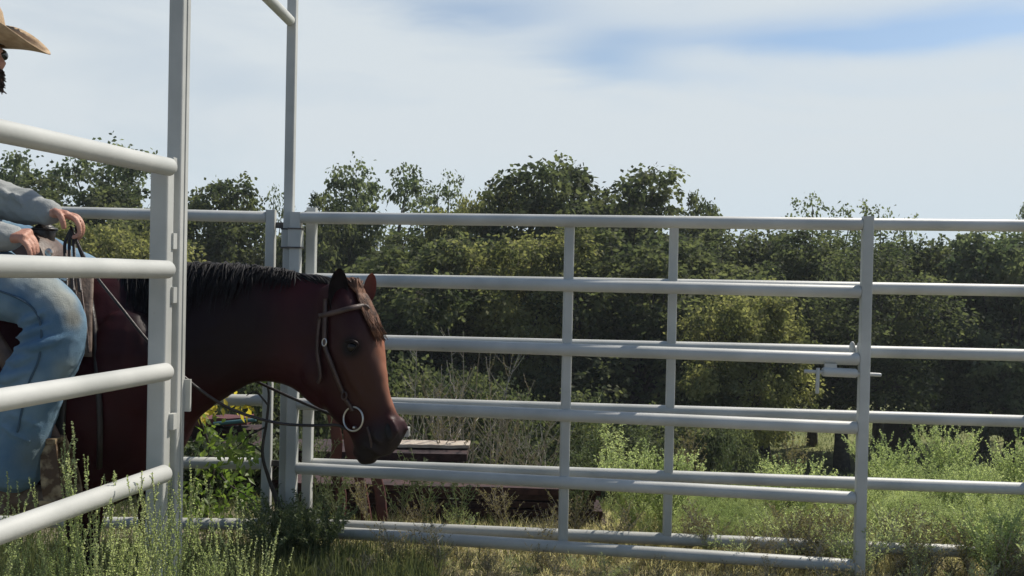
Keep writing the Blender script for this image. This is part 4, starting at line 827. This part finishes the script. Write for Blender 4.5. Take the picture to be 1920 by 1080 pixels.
VAR = {'full': (11, 8.6, 6.4, .6, 44, 1.05, .195, 'leaf1'), 'round': (12, 8.0, 6.0, .5, 44, 1.25, .16, 'leaf2'), 'tall': (13, 9.2, 5.4, 1.2, 38, 1.1, .19, 'leaf1'), 'light': (14, 9.0, 5.6, 1.5, 30, .75, .18, 'leaf3'), 'high': (17, 8.6, 6.2, 2.1, 36, 1.15, .19, 'leaf1'), 'near': (18, 7.6, 6.0, 1.9, 42, 1.15, .17, 'leaf2'), 'bush': (19, 3.4, 4.4, .1, 22, 2.2, .13, 'leaf1'), 'sparse': (15, 9.0, 4.6, 2.0, 18, .5, .17, 'leaf3'), 'grey': (16, 8.4, 6.2, .5, 42, 1.15, .19, 'leaf3')}
first = {}
def tree(kind, px, top, y, wpx, label, name='pecan_tree', group='pecan trees beyond the fence', zs=None, sink=0):
    seed, h, w, base, nl, dens, leaf, ml = VAR[kind]
    x = (px-960)/F*y; zg = gz_(x, y)-.05-sink; ztop = Wp(px, top, y)[2]; sz = (ztop-zg)/(h*1.0); sx = wpx/F*y/w
    rot = (px*.37) % 6.28
    if kind not in first:
        r = thing(name, (0, 0, 0), label, 'tree', group); tm, q = tree_parts(seed, h, w, base, nl, dens, leaf); t_ = tm.build('trunk', M['bark'], r); c_ = quad_obj('crown', q, M[ml], r); first[kind] = (r, t_, c_)
    else:
        r0, t0, c0 = first[kind]; r = r0.copy(); r.name = name; COL.objects.link(r)
        for ch in (t0, c0): c = ch.copy(); COL.objects.link(c); c.parent = r
    r.location = (x, y, zg); r.rotation_euler = (0, 0, rot); r.scale = (sx, sx, sz)
    tag(r, label, 'tree', group); return r
T = [('full', 120, 330, 30, 400, 'dense dark tree at the far left behind the rider hands'),
     ('light', 225, 262, 33, 300, 'tall loose crowned tree whose tip rises just left of the near gateway post'),
     ('light', 30, 278, 32, 260, 'loose crowned tree at the left edge under the hat brim'),
     ('round', 190, 400, 25, 330, 'low sunlit round tree seen between the top two near rails'),
     ('full', 405, 335, 31, 300, 'tree with a rounded top midway between the two gateway posts'),
     ('sparse', 505, 343, 34, 120, 'small thin twiggy treetop just left of the far gateway post'),
     ('full', 615, 366, 30, 210, 'low dark treetop just right of the far gateway post'),
     ('light', 695, 292, 32, 250, 'tall airy tree rising above the horse ears'),
     ('sparse', 825, 316, 34, 170, 'thin leaning treetop between the airy tree and the big dark crown'),
     ('round', 895, 348, 29, 200, 'olive green round treetop left of the big dark crown'),
     ('full', 1030, 308, 30, 400, 'left half of the big dark crown, over the gate middle bar'),
     ('tall', 1150, 310, 31, 330, 'right half of the big dark crown, left of the rear middle bar'),
     ('full', 1310, 364, 33, 150, 'small pointed treetop at the right end of the big dark crown'),
     ('full', 780, 435, 25, 400, 'dark lower tree directly right of the horse ears, under the top rail'),
     ('round', 960, 425, 24.5, 380, 'dark shaded tree filling the gate opening left of the middle bar'),
     ('full', 1190, 430, 25, 420, 'dark shaded tree between the gate middle bar and the rear middle bar'),
     ('near', 1395, 545, 22, 265, 'nearest sunlit round tree, right of the rear middle bar'),
     ('high', 1440, 430, 29, 330, 'light green tree under the top rail left of the gate end post'),
     ('sparse', 1530, 358, 31, 190, 'sparse twiggy treetop above the rail left of the gate end post'),
     ('sparse', 1650, 383, 31, 150, 'sparse twiggy treetop above the rail at the gate end post'),
     ('high', 1720, 450, 29, 300, 'yellow green tree right of the gate end post with sky above it'),
     ('grey', 1900, 420, 28, 330, 'large dark tree at the right edge of the picture'),
     ('full', -330, 340, 27, 420, 'tree beyond the left edge of the picture, nearer one'), ('round', -700, 330, 33, 420, 'tree beyond the left edge of the picture, farther one'),
     ('full', 2250, 400, 28, 420, 'tree beyond the right edge of the picture, nearer one'), ('round', 2600, 380, 32, 420, 'tree beyond the right edge of the picture, farther one'),
     ('sparse', 1925, 352, 33, 60, 'twig top sticking up at the right edge of the picture')]
for a in T: tree(*a)
# the one whose trunk shows through the gate, and its neighbour on the right
def big(px, top, y, wpx, label, tpx):
    r = thing('pecan_tree', (0, 0, 0), label, 'tree', 'pecan trees beyond the fence'); tm, q = tree_parts(int(px), 8.6, 6.8, 2.3, 32, 1.0, .13); tm.build('trunk', M['bark'], r); quad_obj('crown', q, M['leaf1'], r)
    x = (px-960)/F*y; zg = gz_(x, y)-.05; k = (Wp(px, top, y)[2]-zg)/8.6; r.location = (x, y, zg); r.scale = (wpx/F*y/6.8,)*2+(k,)
big(1587, 440, 27, 440, 'dark tree whose forked trunk stands just left of the gate end post', 0); big(1850, 450, 30, 380, 'dark tree with a thin trunk seen low near the right edge', 0)
# farther trees closing the gaps
for i, (px, top, y, w_, k, lb) in enumerate(((-40, 430, 46, 260, 'full', 'far tree behind the rider back'), (330, 455, 48, 280, 'grey', 'far tree behind the near gateway post'), (560, 450, 46, 260, 'full', 'far tree behind the far gateway post'), (760, 455, 48, 280, 'round', 'far tree behind the airy tree'), (960, 450, 46, 280, 'grey', 'far tree behind the big crown left side'), (1130, 455, 48, 260, 'full', 'far tree behind the big crown right side'), (1300, 470, 58, 240, 'grey', 'far tree behind the nearest sunlit tree'),
                                           (1420, 470, 64, 230, 'full', 'far tree in the gap below the top rail'), (1560, 460, 62, 240, 'grey', 'far tree behind the forked trunk'), (1690, 468, 65, 230, 'full', 'far tree behind the gate end post'), (1800, 462, 62, 240, 'grey', 'far tree under the sky notch right of the end post'), (1960, 450, 60, 240, 'full', 'far tree at the right edge behind the dark one'))):
    tree(k, px, top, y, w_*1.25, lb, name='distant_tree', group='distant trees', sink=.8)
# low bushes in the shade under the trees, left and centre
for i, (px, top, y, w_, k, lb) in enumerate(((640, 640, 17, 360, 'bush', 'low dark bush hidden behind the horse head'), (850, 690, 17, 330, 'bush', 'low dark bush behind the dry weeds'), (1040, 735, 18, 300, 'bush', 'low dark bush behind the gate middle bar'), (1220, 765, 18, 260, 'bush', 'low dark bush behind the rear middle bar'), (1350, 790, 18, 150, 'bush', 'low dark bush at the left end of the field gap'), (420, 640, 16, 360, 'bush', 'low dark bush under the horse neck'), (200, 600, 17, 360, 'bush', 'low dark bush behind the horse shoulder'), (10, 600, 17, 300, 'bush', 'low dark bush behind the saddle'))):
    r = tree(k, px, top, y, w_, lb, name='bush', group='bushes under the trees', sink=.4); r['category'] = 'bush'
# dark stock box in the field
p = Wp(1676, 846, 31); m_ = MB(); box(m_, (p[0], 31, gz_(p[0], 31)+.55), (1.1, .8, 1.0)); box(m_, (p[0], 31, gz_(p[0], 31)+1.07), (1.16, .86, .06)); tag(m_.build('feed_box', M['dark_iron'], smooth=False), 'dark square box standing in the field right of the gate end post', 'feed box')

# thin summer haze
m = bpy.data.materials.new('haze'); m.use_nodes = True; t = m.node_tree; t.nodes.remove(t.nodes['Principled BSDF'])
v = t.nodes.new('ShaderNodeVolumePrincipled'); v.inputs['Color'].default_value = (.86, .93, 1, 1); v.inputs['Density'].default_value = .0008; v.inputs['Anisotropy'].default_value = .2
t.links.new(v.outputs[0], t.nodes['Material Output'].inputs['Volume'])
m_ = MB(); box(m_, (0, 95, 2.5), (330, 330, 18)); tag(m_.build('haze', m, smooth=False), kind='stuff')
